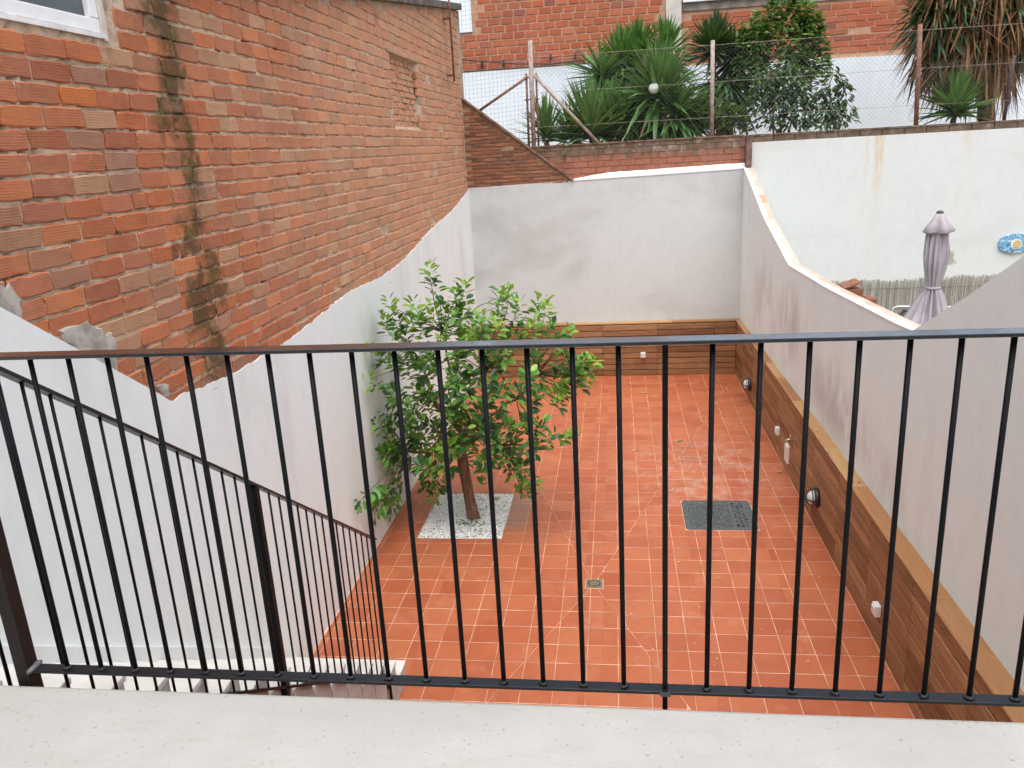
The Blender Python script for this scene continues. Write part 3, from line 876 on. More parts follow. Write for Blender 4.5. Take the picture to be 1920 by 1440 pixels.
jy = [j for j in jy if j < YF-.2] + [YF-.003]
for a, b in zip(jy[:-1], jy[1:]):
    for r_ in range(rows):
        slat(sm_y, (XF+random.uniform(-.002, .002), (a+b)/2, .008+r_*ph_), (b-a-.008)/1.102, 'y')
jx = [-2.93, -2.52, -1.41, -.307, .79, 1.906, XF-.002]
for a, b in zip(jx[:-1], jx[1:]):
    for r_ in range(rows):
        slat(sm_x, ((a+b)/2, YF+random.uniform(-.002, .002), .008+r_*ph_), (b-a-.006)/1.102, 'x')
yy = 3.6
while yy < YF - .1:
    L = random.choice((1.1, 1.75, 2.1, .85)); y1 = min(yy+L, YF+.02)
    if YF - y1 < .4: y1 = YF + .02
    def wx(y): return 2.545 - .0085*y
    mb = MB(); e = XF - .003
    mb.add([(e, yy+.002, HC), (wx(yy), yy+.002, HC), (wx(y1), y1-.002, HC), (e, y1-.002, HC), (e, yy+.002, HC+.024), (wx(yy), yy+.002, HC+.024), (wx(y1), y1-.002, HC+.024), (e, y1-.002, HC+.024)],
           [(3,2,1,0),(4,5,6,7),(0,1,5,4),(1,2,6,5),(2,3,7,6),(3,0,4,7)])
    mb.build('cap_board', M_cap_y, CL, bevel=.003); yy = y1
xx = -2.92
while xx < 2.38:
    x1 = min(xx + random.choice((1.2, 1.7, 2.0)), 2.405)
    if 2.405 - x1 < .4: x1 = 2.405
    MB().box(xx+.002, x1-.002, YF+.022, 15.998, HC, HC+.0235).build('cap_board', M_cap_x, CL, bevel=.003); xx = x1
    if x1 >= 2.405: break

# fittings on the cladding
M_wplast = plain('white_plastic', (.72, .72, .71), .35, var=.03)
M_bplast = plain('black_plastic', (.018, .018, .02), .4)
M_glass_l = plain('frosted_lamp_glass', (.60, .62, .64), .12, var=.05, spec=.8)
def bulkhead(y, z, label):
    t = empty('bulkhead_lamp', (XF-.001, y, z)); t.rotation_euler = (0, R(-90), 0)
    tag(t, label, 'lamp', 'round caged lamps on the wood boxing')
    MB().lathe([(.115, 0), (.118, .03), (.105, .05), (.10, .055)], 24).build('base', M_bplast, t, smooth=True)
    MB().lathe([(.097, .05), (.095, .075), (.075, .105), (.045, .122), (.01, .128)], 24).build('globe', M_glass_l, t, smooth=True)
    for a in (0, 1):
        pts = [(.108*math.cos(u), 0, .05 + .088*math.sin(u)) for u in np.linspace(0, math.pi, 11)]
        if a: pts = [(p[1], p[0], p[2]+.004) for p in pts]
        MB().tube(pts, .006, 6).build('cage_bar', M_bplast, t, smooth=True)
    MB().lathe([(.100, .072), (.108, .072), (.108, .082), (.100, .082)], 24).build('cage_ring', M_bplast, t, smooth=True)
bulkhead(9.04, .40, 'larger-looking round black caged lamp on right boxing beside the access cover')
bulkhead(13.95, .33, 'round black caged lamp on right boxing near the far corner')
def socket(loc, rz, label, w=.10, h=.115, d=.055):
    t = empty('socket_box', loc, rz); tag(t, label, 'socket', 'white weatherproof sockets on the wood boxing')
    hs = MB().box(-w/2, w/2, -d, 0, -h/2, h/2).build('housing', M_wplast, t, bevel=.008)
    MB().box(-w/2+.012, w/2-.012, -d-.008, -d+.001, -h/2+.02, h/2-.022).build('flap', M_wplast, hs, bevel=.004)
    MB().box(-w/2+.02, w/2-.02, -d-.012, -d-.007, h/2-.034, h/2-.028).build('hinge', plain('grey_hinge', (.30, .30, .31), .5) if 'grey_hinge' not in bpy.data.materials else bpy.data.materials['grey_hinge'], hs)
socket((XF-.001, 6.715, .36), R(-90), 'white socket box on right boxing nearest the terrace railing')
socket((XF-.001, 11.35, .40), R(-90), 'white socket box on right boxing just beyond the tap')
socket((.50, YF-.001, .43), 0, 'white socket box on the wood boxing of the far wall')
pl = empty('cover_plate', (XF-.001, 10.72, .30)); tag(pl, 'tall flat white cover plate on right boxing below the tap', 'cover plate')
MB().box(-.032, 0, -.10, .10, -.13, .13).build('plate', M_wplast, pl, bevel=.006)
MB().box(-.036, -.031, -.085, .085, -.115, .115).build('door', M_wplast, pl, bevel=.002)
tp = empty('garden_tap', (XF-.001, 10.30, .66)); tag(tp, 'small brass garden tap fixed to the right boxing', 'tap')
M_brass = plain('dull_brass', (.50, .44, .30), .35, metal=.7)
MB().lathe([(.03, 0), (.03, .008)], 16).build('flange', M_brass, tp).rotation_euler = (0, R(-90), 0)
MB().tube([(0, 0, 0), (-.09, 0, 0), (-.125, 0, -.012), (-.135, 0, -.05)], [.014, .015, .014, .012], 10).build('spout', M_brass, tp, smooth=True)
MB().tube([(-.07, 0, 0), (-.07, 0, .05)], .009, 8).build('valve_stem', M_brass, tp, smooth=True)
MB().tube([(-.07, -.045, .052), (-.07, .045, .052)], .007, 8).build('tap_handle', M_brass, tp, smooth=True)

# ------------------------------------------------------------------ access cover and drain
def covermat():
    g = G('cast_iron'); n = g.noise(30, 4, .7)
    col = g.mix(g.mr(n, .4, .7), (.058, .068, .070), (.12, .13, .13))
    rub = g.mr(g.noise(60, 4, .8), .6, .7)
    col = g.mix(g.ma('MULTIPLY', rub, .5), col, (.34, .35, .34)); return g.done(col, .6, spec=.4)
M_iron = covermat()
ac = empty('access_cover', (1.22, 9.385, 0)); tag(ac, 'dark cast-iron square access cover with raised lettering set in the tiles', 'access cover')
def rrect(w, h, r_):
    pts = []
    for cx_, cy_, a0 in ((w-r_, h-r_, 0), (-w+r_, h-r_, 90), (-w+r_, -h+r_, 180), (w-r_, -h+r_, 270)):
        for k in range(5): a = R(a0+k*22.5); pts.append((cx_+r_*math.cos(a), cy_+r_*math.sin(a)))
    return pts
MB().prism(rrect(.438, .419, .066), -.02, -.0005, 'z').build('cement_bed', M_grout, ac)
MB().prism(rrect(.432, .412, .06), -.02, .004, 'z').build('plate', M_iron, ac, bevel=.002)
fr_ = MB(); a = rrect(.428, .408, .058); b = rrect(.405, .385, .045)
n = len(a); fr_.add([(x, y, .007) for x, y in a] + [(x, y, .007) for x, y in b] + [(x, y, .003) for x, y in a] + [(x, y, .003) for x, y in b],
    [(i, (i+1) % n, n+(i+1) % n, n+i) for i in range(n)] + [(i, 2*n+i, 2*n+(i+1) % n, (i+1) % n) for i in range(n)] + [(n+i, n+(i+1) % n, 3*n+(i+1) % n, 3*n+i) for i in range(n)])
fr_.build('rim', M_iron, ac)
studs = MB(); rn = random.Random(11)
for i in range(26):
    for j in range(24):
        x, y = -.36+i*.0275, -.34+j*.0285
        if .15 < x < .34 and abs(y) < .36: continue
        if rn.random() < .22: continue
        s = .0075; studs.box(x-s, x+s, y-s*rn.uniform(.5, 1.4), y+s, .004, .0095)
o = studs.build('raised_pattern', M_iron, ac); o['kind'] = 'stuff'
# rows of raised letter strokes, too worn to read, running down the cover's right side
for xr, wd, seed in ((.31, .036, 1), (.255, .03, 2), (.20, .028, 3)):
    rn = random.Random(seed); y = .33; st = MB()
    while y > -.33:
        L = rn.uniform(.022, .036)
        if rn.random() < .85:
            for q in range(rn.choice((2, 3))):
                if rn.random() < .5: st.box(xr-wd/2, xr+wd/2, y-q*L*.4-.006, y-q*L*.4, .004, .0095)
                else: st.box(xr+rn.choice((-wd/2, wd/2-.007)), xr+rn.choice((-wd/2, wd/2))+.007, y-L*.8, y, .004, .0092)
        y -= L + .012
    o = st.build('raised_lettering', M_iron, ac); o['kind'] = 'stuff'
dr = empty('floor_drain', (-.295, 7.685, 0)); tag(dr, 'small square bronze-coloured floor drain with a ring of slots', 'drain')
M_drain = plain('dull_bronze', (.23, .19, .12), .5, metal=.4, var=.3, scale=40, bump=.4)
MB().box(-.098, .098, -.098, .098, -.03, .0).build('frame', M_grout, dr)
MB().box(-.088, .088, -.088, .088, .0005, .004).build('plate', M_drain, dr, bevel=.001)
MB().prism([(.046*math.cos(2*math.pi*k/24), .046*math.sin(2*math.pi*k/24)) for k in range(24)], .0045, .0075, 'z').build('boss', M_drain, dr, bevel=.001)
for k in range(20):
    a = 2*math.pi*k/20
    mb = MB(); mb.box(.052, .070, -.0055, .0055, .0042, .0052)
    o = mb.build('slot', M_bplast, dr); o.rotation_euler = (0, 0, a)

# ------------------------------------------------------------------ stairs
ST = empty('staircase', (-1.95, 6.0, 0)); tag(ST, 'pale stone staircase running down along the left wall to the patio', 'staircase')
NR = 17; RI = ZS/NR; GO = .2715
for k in range(1, NR):
    yf = -(k-1)*GO; h = k*RI
    MB().box(-1.07, 0, yf-GO+.0005, yf-.012, -.06, h-.031).build('step', M_step_side, ST)
    MB().box(-1.07, .008, yf-GO-.008, yf, h-.030, h).build('tread', M_step, ST, bevel=.004)
def nose(y): return RI + (6.0 - y)*RI/GO
skp = [(6.02, -.05), (6.02, nose(6.02)+.10), (1.72, nose(1.72)+.10), (1.72, nose(1.72)-.4)]
o = MB().prism([(a-6.0, b) for a, b in skp], -1.10, -1.016, 'x').build('skirting', M_plaster_l, ST, bevel=.003)

# ------------------------------------------------------------------ railings
def weld(parent, x, y, z, s=.0092, axis='z'):
    mb = MB(); n = 9
    mb.lathe([(s*.75, 0), (s*1.25, .002), (s*1.1, .004), (s*.72, .0075)], n, fn=lambda r, z_, t, i: r*(1+.14*math.sin(3*t+x*40)))
    o = mb.build('weld', M_weld, parent, smooth=True); o.location = (x, y, z); return o
RL = empty('terrace_railing', (0, 1.7, ZS)); tag(RL, 'black steel railing with thin upright bars along the terrace edge', 'railing')
ZT = 4.1415
MB().box(-1.64, 2.5, -.026, .026, ZT-ZS-.0085, ZT-ZS).build('top_rail', M_metal, RL, bevel=.0022)
MB().box(-1.60, 2.5, -.017, .017, .0245, .0330).build('bottom_rail', M_low, RL, bevel=.0022)
bar = MB().lathe([(.0061, 0), (.0061, ZT-ZS-.0085-.0330+.002)], 12).mesh('bar', M_bar, True)
wm = None
x = -1.5 - .0
k = 0
for i in range(-16, 25):
    xb = .101 + i*.1003
    if xb < -1.56: continue
    if i == 0: continue
    o = link(bpy.data.objects.new('bar', bar), RL); o.location = (xb, 0, .0320)
    if wm is None: wm = weld(o, 0, 0, .001)
    else:
        w2 = link(bpy.data.objects.new('weld', wm.data), o); w2.location = (0, 0, .001); w2.rotation_euler = (0, 0, random.uniform(0, 6))
MB().box(.0950, .1072, -.0065, .0065, -.20, ZT-ZS-.0086).build('post', M_bar, RL, bevel=.0015)
MB().box(.088, .114, -.0205, -.0172, .022, .0355).build('joint_plate', M_metal, RL)
MB().box(-1.648, -1.607, -.020, .020, -.22, ZT-ZS-.015).build('post', plain('dark_brown_steel', (.016, .010, .009), .45, spec=.25), RL, bevel=.003)
wl = MB().lathe([(.004, -.03), (.009, -.015), (.0095, .0), (.008, .014), (.004, .026)], 8, fn=lambda r, z_, t, i: r*(1+.3*math.sin(5*t+z_*300))).build('weld', plain('bare_weld', (.20, .21, .22), .4, metal=.5, scale=80, bump=.8), RL, smooth=True)
wl.location = (-1.602, -.004, .034); wl.rotation_euler = (R(90), R(25), 0)

XS = -1.93
SR = empty('stair_railing', (XS, 0, 0)); tag(SR, 'black steel stair railing descending along the left wall behind the terrace railing', 'railing')
sl = -(3.969-1.677)/(5.475-2.202)
def rz(y): return 3.969 + (y-2.202)*sl
def lz(y): return 1.938 + (y-3.294)*(-.692)
MB().obox((0, 1.80, rz(1.80)), (0, 5.50, rz(5.50)), .040, .0145, (0, 0, 1)).build('hand_rail', M_low, SR, bevel=.002)
MB().obox((0, 1.78, lz(1.78)), (0, 5.48, lz(5.48)), .036, .0145, (0, 0, 1)).build('bottom_rail', M_bar, SR, bevel=.002)
yb0 = 2.277
ybs = [yb0 + .1129*i for i in range(-4, 29)]
for yb in ybs:
    if yb > 5.44: break
    if abs(yb-3.70) < .03: continue
    h = rz(yb) - lz(yb)
    o = MB().tube([(0, 0, 0), (0, 0, h-.004)], .0061, 10)  .build('bar', M_bar, SR, smooth=True); o.location = (0, yb, lz(yb)+.002)
for yp, w in ((1.80, .018), (3.70, .018), (5.475, .010)):
    MB().box(-w, w, yp-w, yp+w, (.12 if yp > 5 else lz(yp)-.16), rz(yp)-.008)  .build('post', M_bar, SR, bevel=.002)
    MB().box(-.03, -w+.001, yp-.02, yp+.02, lz(yp)-.13, lz(yp)-.09).build('fixing_lug', M_metal, SR)

# ------------------------------------------------------------------ tree
def leafmat(name, stops, spec=.45, rough=.38, tr=.22, trc=(.20, .34, .04)):
    g = G(name); r = g.rnd()
    col = g.ramp(r, stops)
    col = g.mix(g.ma('MULTIPLY', g.mr(g.noise(40, 3), .45, .7), .2), col, tuple(x*.6 for x in stops[0][1]))
    m = g.done(col, rough, spec=spec); g.translucent(trc, tr); return m
M_leaf = leafmat('citrus_leaf', [(0, (.015, .055, .022)), (.25, (.044, .140, .038)), (.55, (.10, .265, .052)), (.85, (.18, .39, .065)), (1, (.27, .50, .08))])
M_leaf_y = leafmat('young_citrus_leaf', [(0, (.10, .26, .035)), (.5, (.20, .40, .05)), (1, (.36, .54, .08))], trc=(.35, .5, .06), tr=.3)
M_bark = None
g = G('citrus_bark'); n_ = g.noise(9, 6, .7, g.vmul(g.pos(), (2.2, 2.2, .6)))
col = g.mix(g.mr(n_, .3, .7), (.14, .075, .045), (.31, .19, .12)); col = g.mix(g.mr(g.noise(22, 4), .6, .72), col, (.30, .24, .18))
g.bump(n_, .8, .012); M_bark = g.done(col, .9, spec=.2)
LEAF = np.array([(0, 0, 0), (-.30, .22, .03), (.30, .22, .03), (0, .25, -.045), (-.46, .52, .05), (.46, .52, .05), (0, .55, -.05), (-.28, .82, .02), (.28, .82, .02), (0, .84, -.06), (0, 1.0, -.09)])
LEAFF = [(0, 3, 1), (0, 2, 3), (1, 3, 6, 4), (3, 2, 5, 6), (4, 6, 9, 7), (6, 5, 8, 9), (7, 9, 10), (9, 8, 10)]
_lr = random.Random(77)
def leaf_mx(p, d, nrm, L, W):
    curl = _lr.uniform(-.6, 2.6)
    y = Vector(d).normalized(); z = Vector(nrm); z = (z - y*z.dot(y))
    z = z.normalized() if z.length > 1e-4 else y.orthogonal().normalized()
    x = y.cross(z)
    m = Matrix.Identity(4)
    for i in range(3): m[i][0], m[i][1], m[i][2], m[i][3] = x[i]*W, y[i]*L, z[i]*L*curl, p[i]
    return m
def merge_leaves(mxs, V=LEAF, F=LEAFF):
    mb = MB(); k = 0
    for m in mxs:
        a = np.array(m); p = V @ a[:3, :3].T + a[:3, 3]
        mb.v.extend(map(tuple, p)); mb.f.extend(tuple(i+k for i in f) for f in F); k += len(V)
    return mb
TB = Vector((-1.915, 9.30, 0))
TR = empty('citrus_tree', TB); tag(TR, 'small leafy citrus tree growing from a white pebble square by the left wall', 'tree')
rn = random.Random(21)
def loc(v): return Vector(v) - TB
def wig(p0, p1, r0, r1, n=7, amp=.04, seed=0):
    pts = []; rad = []
    for i in range(n+1):
        t = i/n; p = Vector(p0).lerp(Vector(p1), t)
        a = amp*math.sin(math.pi*t)
        p += Vector((mnoise.noise(Vector((seed, t*2.2, 0))), mnoise.noise(Vector((seed, t*2.2, 9))), mnoise.noise(Vector((seed, t*2.2, 19)))))*a*2
        pts.append(p); rad.append(r0+(r1-r0)*t)
    return pts, rad
fork = Vector((-1.985, 9.30, .80))
tpts = [(-1.895, 9.30, -.06), (-1.90, 9.30, 0), (-1.925, 9.30, .2), (-1.955, 9.31, .45), (-1.98, 9.305, .68), (-1.985, 9.30, .82)]
MB().tube([loc(p) for p in tpts], [.115, .086, .072, .068, .073, .068], 14).build('trunk', M_bark, TR, smooth=True)
nodes = {'a': (-1.96, 9.28, 1.18), 'b': (-2.30, 9.12, 1.02), 'c': (-1.70, 9.42, 1.30), 'd': (-2.10, 9.50, 1.75), 'e': (-1.25, 9.45, 1.55), 'f': (-2.60, 8.95, 1.05), 'g': (-2.28, 9.25, 1.60),
         'h': (-1.62, 9.35, 1.95), 'i': (-1.45, 9.15, 1.05), 'j': (-2.15, 9.45, 2.45), 'k': (-1.0, 9.55, 1.85), 'l': (-2.45, 9.40, 2.10), 'm': (-1.75, 8.95, 1.35), 'n': (-2.15, 8.9, 1.30)}
limbs = [('fork', 'a', .066, .052), ('fork', 'b', .052, .036), ('a', 'c', .034, .026), ('a', 'g', .036, .026), ('c', 'e', .024, .016), ('b', 'f', .026, .014), ('g', 'd', .024, .018), ('c', 'h', .022, .015),
         ('a', 'i', .026, .014), ('d', 'j', .017, .010), ('e', 'k', .015, .010), ('g', 'l', .018, .011), ('a', 'm', .022, .013), ('b', 'n', .02, .012)]
nodes['fork'] = fork
for q, (a, b, r0, r1) in enumerate(limbs):
    pts, rad = wig(nodes[a], nodes[b], r0, r1, 6, .04, q*3.3)
    MB().tube([loc(p) for p in pts], rad, 9).build('limb', M_bark, TR, smooth=True)
clumps = [(808,516,1,1),(822,552,0,1),(848,562,0,1),(872,548,1,1),(838,582,0,1),(857,610,0,2),(876,586,0,1),(735,585,1,1),(768,580,1,1),(722,604,1,1),(750,620,0,2),(786,606,0,2),(806,600,1,1),(770,612,1,1),
 (940,556,0,1),(946,580,1,2),(930,602,1,2),(965,602,0,2),(1003,577,1,1),(1028,582,1,1),(1040,618,0,1),(1060,622,1,1),(985,618,1,2),(1000,600,0,1),(835,640,1,1),(880,628,1,2),(905,612,1,2),(868,604,1,1),
 (702,668,1,1),(738,664,0,2),(770,676,0,3),(812,684,0,3),(850,664,0,3),(886,656,1,2),(922,650,0,2),(958,662,0,3),(1002,664,0,2),(1046,656,0,2),(1078,678,0,2),(1104,686,1,1),(1094,712,1,1),(1050,700,0,2),
 (722,690,0,2),(698,712,1,1),(760,716,0,2),(802,706,1,2),(842,716,0,3),(880,734,0,3),(922,716,0,3),(962,730,0,3),(1004,730,0,2),(1036,742,1,2),(1062,722,0,2),(1080,706,0,1),
 (740,745,0,1),(764,768,0,3),(800,752,1,2),(834,778,0,3),(872,786,0,3),(904,776,0,3),(944,788,0,3),(980,776,0,2),(1008,792,0,2),(742,790,0,2),(780,796,0,3),(820,806,0,3),(860,812,0,3),(918,812,0,3),(956,818,0,2),
 (718,814,0,2),(744,838,1,3),(782,826,0,3),(822,836,1,3),(856,842,0,2),(904,838,0,2),(936,846,0,3),(968,846,0,2),(1000,836,0,1),(1026,822,0,1),(1052,812,1,1),(976,872,0,1),(940,876,0,2),
 (728,858,0,3),(764,866,0,3),(800,868,0,2),(838,872,0,1),(824,898,0,1),(732,922,0,2),(706,928,0,2),(754,906,0,1),(698,962,0,1),(716,940,0,1),(800,905,0,1),(812,925,1,1),(972,898,1,1),(998,906,1,1),(986,920,0,1),(908,872,0,1),
 (892,700,0,2),(940,700,0,2),(860,745,0,2),(790,735,0,2),(985,700,0,1)]
dark, young = [], []
twig_mb = MB()
node_v = [Vector(v) for k_, v in nodes.items() if k_ != 'fork']
for (px, py, yg, nt) in clumps:
    for t in range(nt):
        d2 = ((px-895)/215)**2 + ((py-740)/230)**2
        dep = .95*math.sqrt(max(.06, 1-min(d2, .94)))
        Y = 9.35 + (rn.uniform(-dep, dep) if t else rn.uniform(-dep, -dep*.3))
        sp = 12 if nt > 1 else 5
        p = at(px+rn.gauss(0, sp), py+rn.gauss(0, sp), Y)
        if p.x < -2.86: p = CAMP + (p-CAMP)*(-2.86/p.x)
        p.z = max(.12, p.z)
        nv = min(node_v, key=lambda q: (q-p).length)
        pts, rad = wig(nv, p, .008, .003, 5, .05, px*.1+t)
        twig_mb.tube([loc(q) for q in pts], rad, 5)
        out = (p - Vector((-1.95, 9.35, 1.45))).normalized()
        axis = (out*.7 + Vector((0, 0, .75))).normalized()
        if py > 880: axis = (out + Vector((0, 0, -.15))).normalized()
        L_tw = rn.uniform(.18, .32)
        nl = rn.randint(16, 23)
        side = axis.orthogonal().normalized()
        for q in range(nl):
            tt = q/nl
            base = p - axis*L_tw*.55 + axis*L_tw*tt
            ang = q*2.4 + rn.uniform(-.9, .9)
            radial = (Matrix.Rotation(ang, 3, axis) @ side)
            dirv = (radial*(1.0-.45*tt) + axis*(.15+.55*tt) + Vector((rn.uniform(-.35, .35), rn.uniform(-.35, .35), -.22+.2*tt+rn.uniform(-.25, .25)))).normalized()
            nrm = (axis*.8 + Vector((0, 0, .8)) - radial*.2 + Vector((rn.uniform(-.5, .5), rn.uniform(-.5, .5), rn.uniform(-.2, .4))))
            Ls = rn.uniform(.07, .152)*(1.0 if tt < .75 else .85); Ws = Ls*rn.uniform(.54, .70)
            bl = loc(base + radial*rn.uniform(.01, .05))
            if (bl+TB).x + dirv.x*Ls < -2.955: continue
            (young if (yg and tt > .25) or rn.random() < .09 else dark).append(leaf_mx(bl, dirv, nrm, Ls, Ws))
twig_mb.build('twigs', plain('green_twig', (.09, .10, .045), .8), TR, smooth=True)['kind'] = 'stuff'
camloc = CAMP - TB
leafv = MB().add(LEAF, LEAFF)
near = sorted([(m, 0) for m in dark] + [(m, 1) for m in young], key=lambda e: (e[0].translation-camloc).length - 8*e[0].to_scale()[1])
lm = [leafv.mesh('leaf', M_leaf, True), leafv.mesh('leaf', M_leaf_y, True)]
crowns = [merge_leaves([m for m, y_ in near[300:] if not y_]).build('crown', M_leaf, TR, smooth=True), merge_leaves([m for m, y_ in near[300:] if y_]).build('young_crown', M_leaf_y, TR, smooth=True)]
for o in crowns: o['kind'] = 'stuff'
for m, y_ in near[:300]:
    o = bpy.data.objects.new('leaf', lm[y_]); o.parent = crowns[y_]; o.matrix_basis = m; COL.objects.link(o)

# pebbles in the tree pit
pit = MB()
pit.box(-2.56, -1.40, 8.65, 8.69, -.12, -.004) if False else None
gb = MB().box(-2.53, -1.43, 8.68, 10.06, -.089, -.045).build('pebble_bed', plain('pit_soil', (.10, .09, .075), .95)); tag(gb, 'soil under the white pebbles of the tree pit', 'soil'); gb['kind'] = 'structure'
peb = MB(); rn = random.Random(5)
octv = np.array([(1, 0, 0), (-1, 0, 0), (0, 1, 0), (0, -1, 0), (0, 0, 1), (0, 0, -1)], float)
octf = [(0, 2, 4), (2, 1, 4), (1, 3, 4), (3, 0, 4), (2, 0, 5), (1, 2, 5), (3, 1, 5), (0, 3, 5)]
i = 0
xg = -2.50
while xg < -1.455:
    yg_ = 8.71
    while yg_ < 10.03:
        for lay in (0, 1):
            if lay and rn.random() < .45: continue
            x, y = xg + rn.uniform(-.011, .011), yg_ + rn.uniform(-.011, .011)
            s = np.array([rn.uniform(.013, .026), rn.uniform(.010, .019), rn.uniform(.008, .015)])
            a = rn.uniform(0, 6.28); c, s_ = math.cos(a), math.sin(a)
            v = octv*s*np.array([[rn.uniform(.75, 1.2)] for _ in range(6)]); v = v @ np.array([[c, s_, 0], [-s_, c, 0], [0, 0, 1]])
            tl = rn.uniform(-.6, .6); c2, s2 = math.cos(tl), math.sin(tl); v = v @ np.array([[1, 0, 0], [0, c2, s2], [0, -s2, c2]])
            x = min(max(x, -2.495), -1.465); y = min(max(y, 8.715), 10.025)
            z = -.026 + lay*.012 + rn.uniform(0, .006) + .006*mnoise.noise(Vector((x*5, y*5, 0)))
            k = len(peb.v); peb.v.extend(map(tuple, v + np.array([x, y, z]))); peb.f.extend(tuple(q+k for q in f) for f in octf)
        yg_ += .0235
    xg += .0235
g = G('white_marble_chip'); M_peb = g.done(g.ramp(g.rnd(), [(0, (.74, .73, .70)), (.4, (.85, .845, .82)), (.85, (.88, .88, .86)), (1, (.55, .53, .48))]), .6, spec=.4)
o = peb.build('white_pebbles', M_peb); tag(o, 'white marble pebbles filling the square around the citrus trunk', 'pebbles', kind='stuff')
cl_ = MB(); rn = random.Random(9); cm = []
for i in range(90):
    a = rn.uniform(0, 6.28); r_ = rn.uniform(.02, .2)
    p = Vector((-1.93+r_*math.cos(a), 9.12+r_*.6*math.sin(a), -.015)); cm.append(leaf_mx(p, Vector((rn.uniform(-1, 1), rn.uniform(-1, 1), rn.uniform(.2, 1.2))), Vector((0, 0, 1)), rn.uniform(.02, .05), rn.uniform(.012, .022)))
for i in range(60):
    p = Vector((rn.uniform(-2.48, -1.5), rn.choice((rn.uniform(8.72, 8.95), rn.uniform(9.8, 10.0))), -.015)); cm.append(leaf_mx(p, Vector((rn.uniform(-1, 1), rn.uniform(-1, 1), rn.uniform(.2, .8))), Vector((0, 0, 1)), rn.uniform(.015, .035), rn.uniform(.01, .018)))
o = merge_leaves(cm).build('low_weeds', leafmat('weed_leaf', [(0, (.05, .09, .025)), (1, (.14, .20, .06))])); tag(o, 'tiny green weeds sprouting between the white pebbles', 'weeds', kind='stuff')
stn = MB().lathe([(.03, 0), (.045, .01), (.04, .035), (.02, .045)], 9, fn=lambda r, z, t, i: r*(1+.2*math.sin(2*t+1))).build('stone', plain('tan_stone', (.45, .38, .25), .9, scale=30, bump=.5), smooth=True)
stn.location = (-1.68, 9.86, -.02); tag(stn, 'single tan stone lying on the white pebbles behind the trunk', 'stone')

# fallen leaves and petals
M_fall_g = leafmat('fallen_green_leaf', [(0, (.14, .18, .03)), (1, (.20, .24, .05))]); M_fall_d = leafmat('fallen_dry_leaf', [(0, (.45, .30, .14)), (1, (.55, .40, .22))])
for (px, py), m_, lab in (((1275, 827), M_fall_g, 'fallen green leaf lying on the tiles beyond the access cover'), ((1208, 737), M_fall_d, 'pale dry leaf on the tiles near the far boxing'),
                         ((905, 906), M_fall_d, 'pale dry leaf on the tiles just behind the tree pit'), ((1190, 845), M_fall_d, 'small dry leaf on the tiles right of the citrus tree'), ((1258, 920), M_fall_d, 'pale dry scrap on the tiles left of the access cover'), ((1461, 886), M_fall_d, 'dry curled leaf at the foot of the right boxing')):
    r = CR @ np.array([px-960, py-720, CAMF]); t = (.012-CAMP.z)/r[2]; p = CAMP + Vector(r)*t
    o = leafv.mesh('fallen_leaf', m_, True); o = link(bpy.data.objects.new('fallen_leaf', o)); o.matrix_world = leaf_mx(p - Vector((.05, 0, .006)), (1, .4, .05), (0, 0, 1), .11, .055)
    tag(o, lab, 'leaf', 'leaves fallen on the patio')
rn = random.Random(17); pm = []
for i in range(130):
    px, py = rn.gauss(1170, 110), rn.gauss(800, 75)
    if i > 85: px, py = rn.uniform(1150, 1560), rn.uniform(760, 1250)
    r = CR @ np.array([px-960, py-720, CAMF]); t = (.004-CAMP.z)/r[2]; p = CAMP + Vector(r)*t
    if not (-2.4 < p.x < 2.28 and 5.8 < p.y < 15.7): continue
    pm.append(leaf_mx(p, (rn.uniform(-1, 1), rn.uniform(-1, 1), .05), (rn.uniform(-.2, .2), rn.uniform(-.2, .2), 1), rn.uniform(.014, .034), rn.uniform(.008, .018)))
o = merge_leaves(pm).build('petal_litter', plain('dry_petal', (.62, .50, .36), .9)); tag(o, 'tiny pale petals scattered over the tiles', 'petals', kind='stuff')

# ------------------------------------------------------------------ garden above the far wall
gg = MB().box(-12, 16, 16.31, 21.0, 3.5, 4.45).build('garden_ground', plain('garden_soil', (.12, .09, .06), .95, scale=3, bump=.5)); tag(gg, kind='structure')
YD = 21.0
FB = empty('far_building', (0, YD, 4.45)); tag(FB, 'red brick building with white painted lower wall behind the garden', 'building')
MB().prism([(-9, -.1), (1.70, -.1), (1.70, 1.96), (-9, 2.02)], .0, .4, 'y').build('lower_wall', M_far_white, FB)
MB().prism([(1.70, -.1), (14, -.1), (14, 1.60), (1.70, 1.80)], .002, .4, 'y').build('lower_wall', M_far_white, FB)
MB().box(-9, 1.26, .045, .4, 2.03, 4.25).build('mortar_bed', M_mortar_far, FB)
MB().box(1.63, 14, .10, .4, 1.5, 3.6).build('mortar_bed', M_mortar_far, FB)
MB().box(1.262, 1.628, -.02, .4, 1.5, 4.3).build('pilaster', plain('pale_concrete', (.60, .56, .50), .9, var=.1, scale=4, bump=.3), FB, bevel=.01)
MB().box(-4.3, -3.42, .0, .042, 2.92, 4.2).build('white_panel', M_far_white, FB)
MB().box(1.66, 3.9, -.03, .098, 3.20, 3.50).build('white_lintel', M_far_white, FB, bevel=.01)
MB().box(1.66, 6.9, .06, .098, 3.02, 3.195).build('grey_render_strip', plain('grey_strip', (.30, .25, .21), .95, var=.3, scale=4, bump=.4), FB)
fb1 = [y_face(brick_variant(.285, .150, .04, 200+i, jit=.006, ch=.007)) for i in range(5)]
fb2 = [y_face(brick_variant(.44, .125, .04, 220+i, jit=.006, ch=.007)) for i in range(5)]
its = []
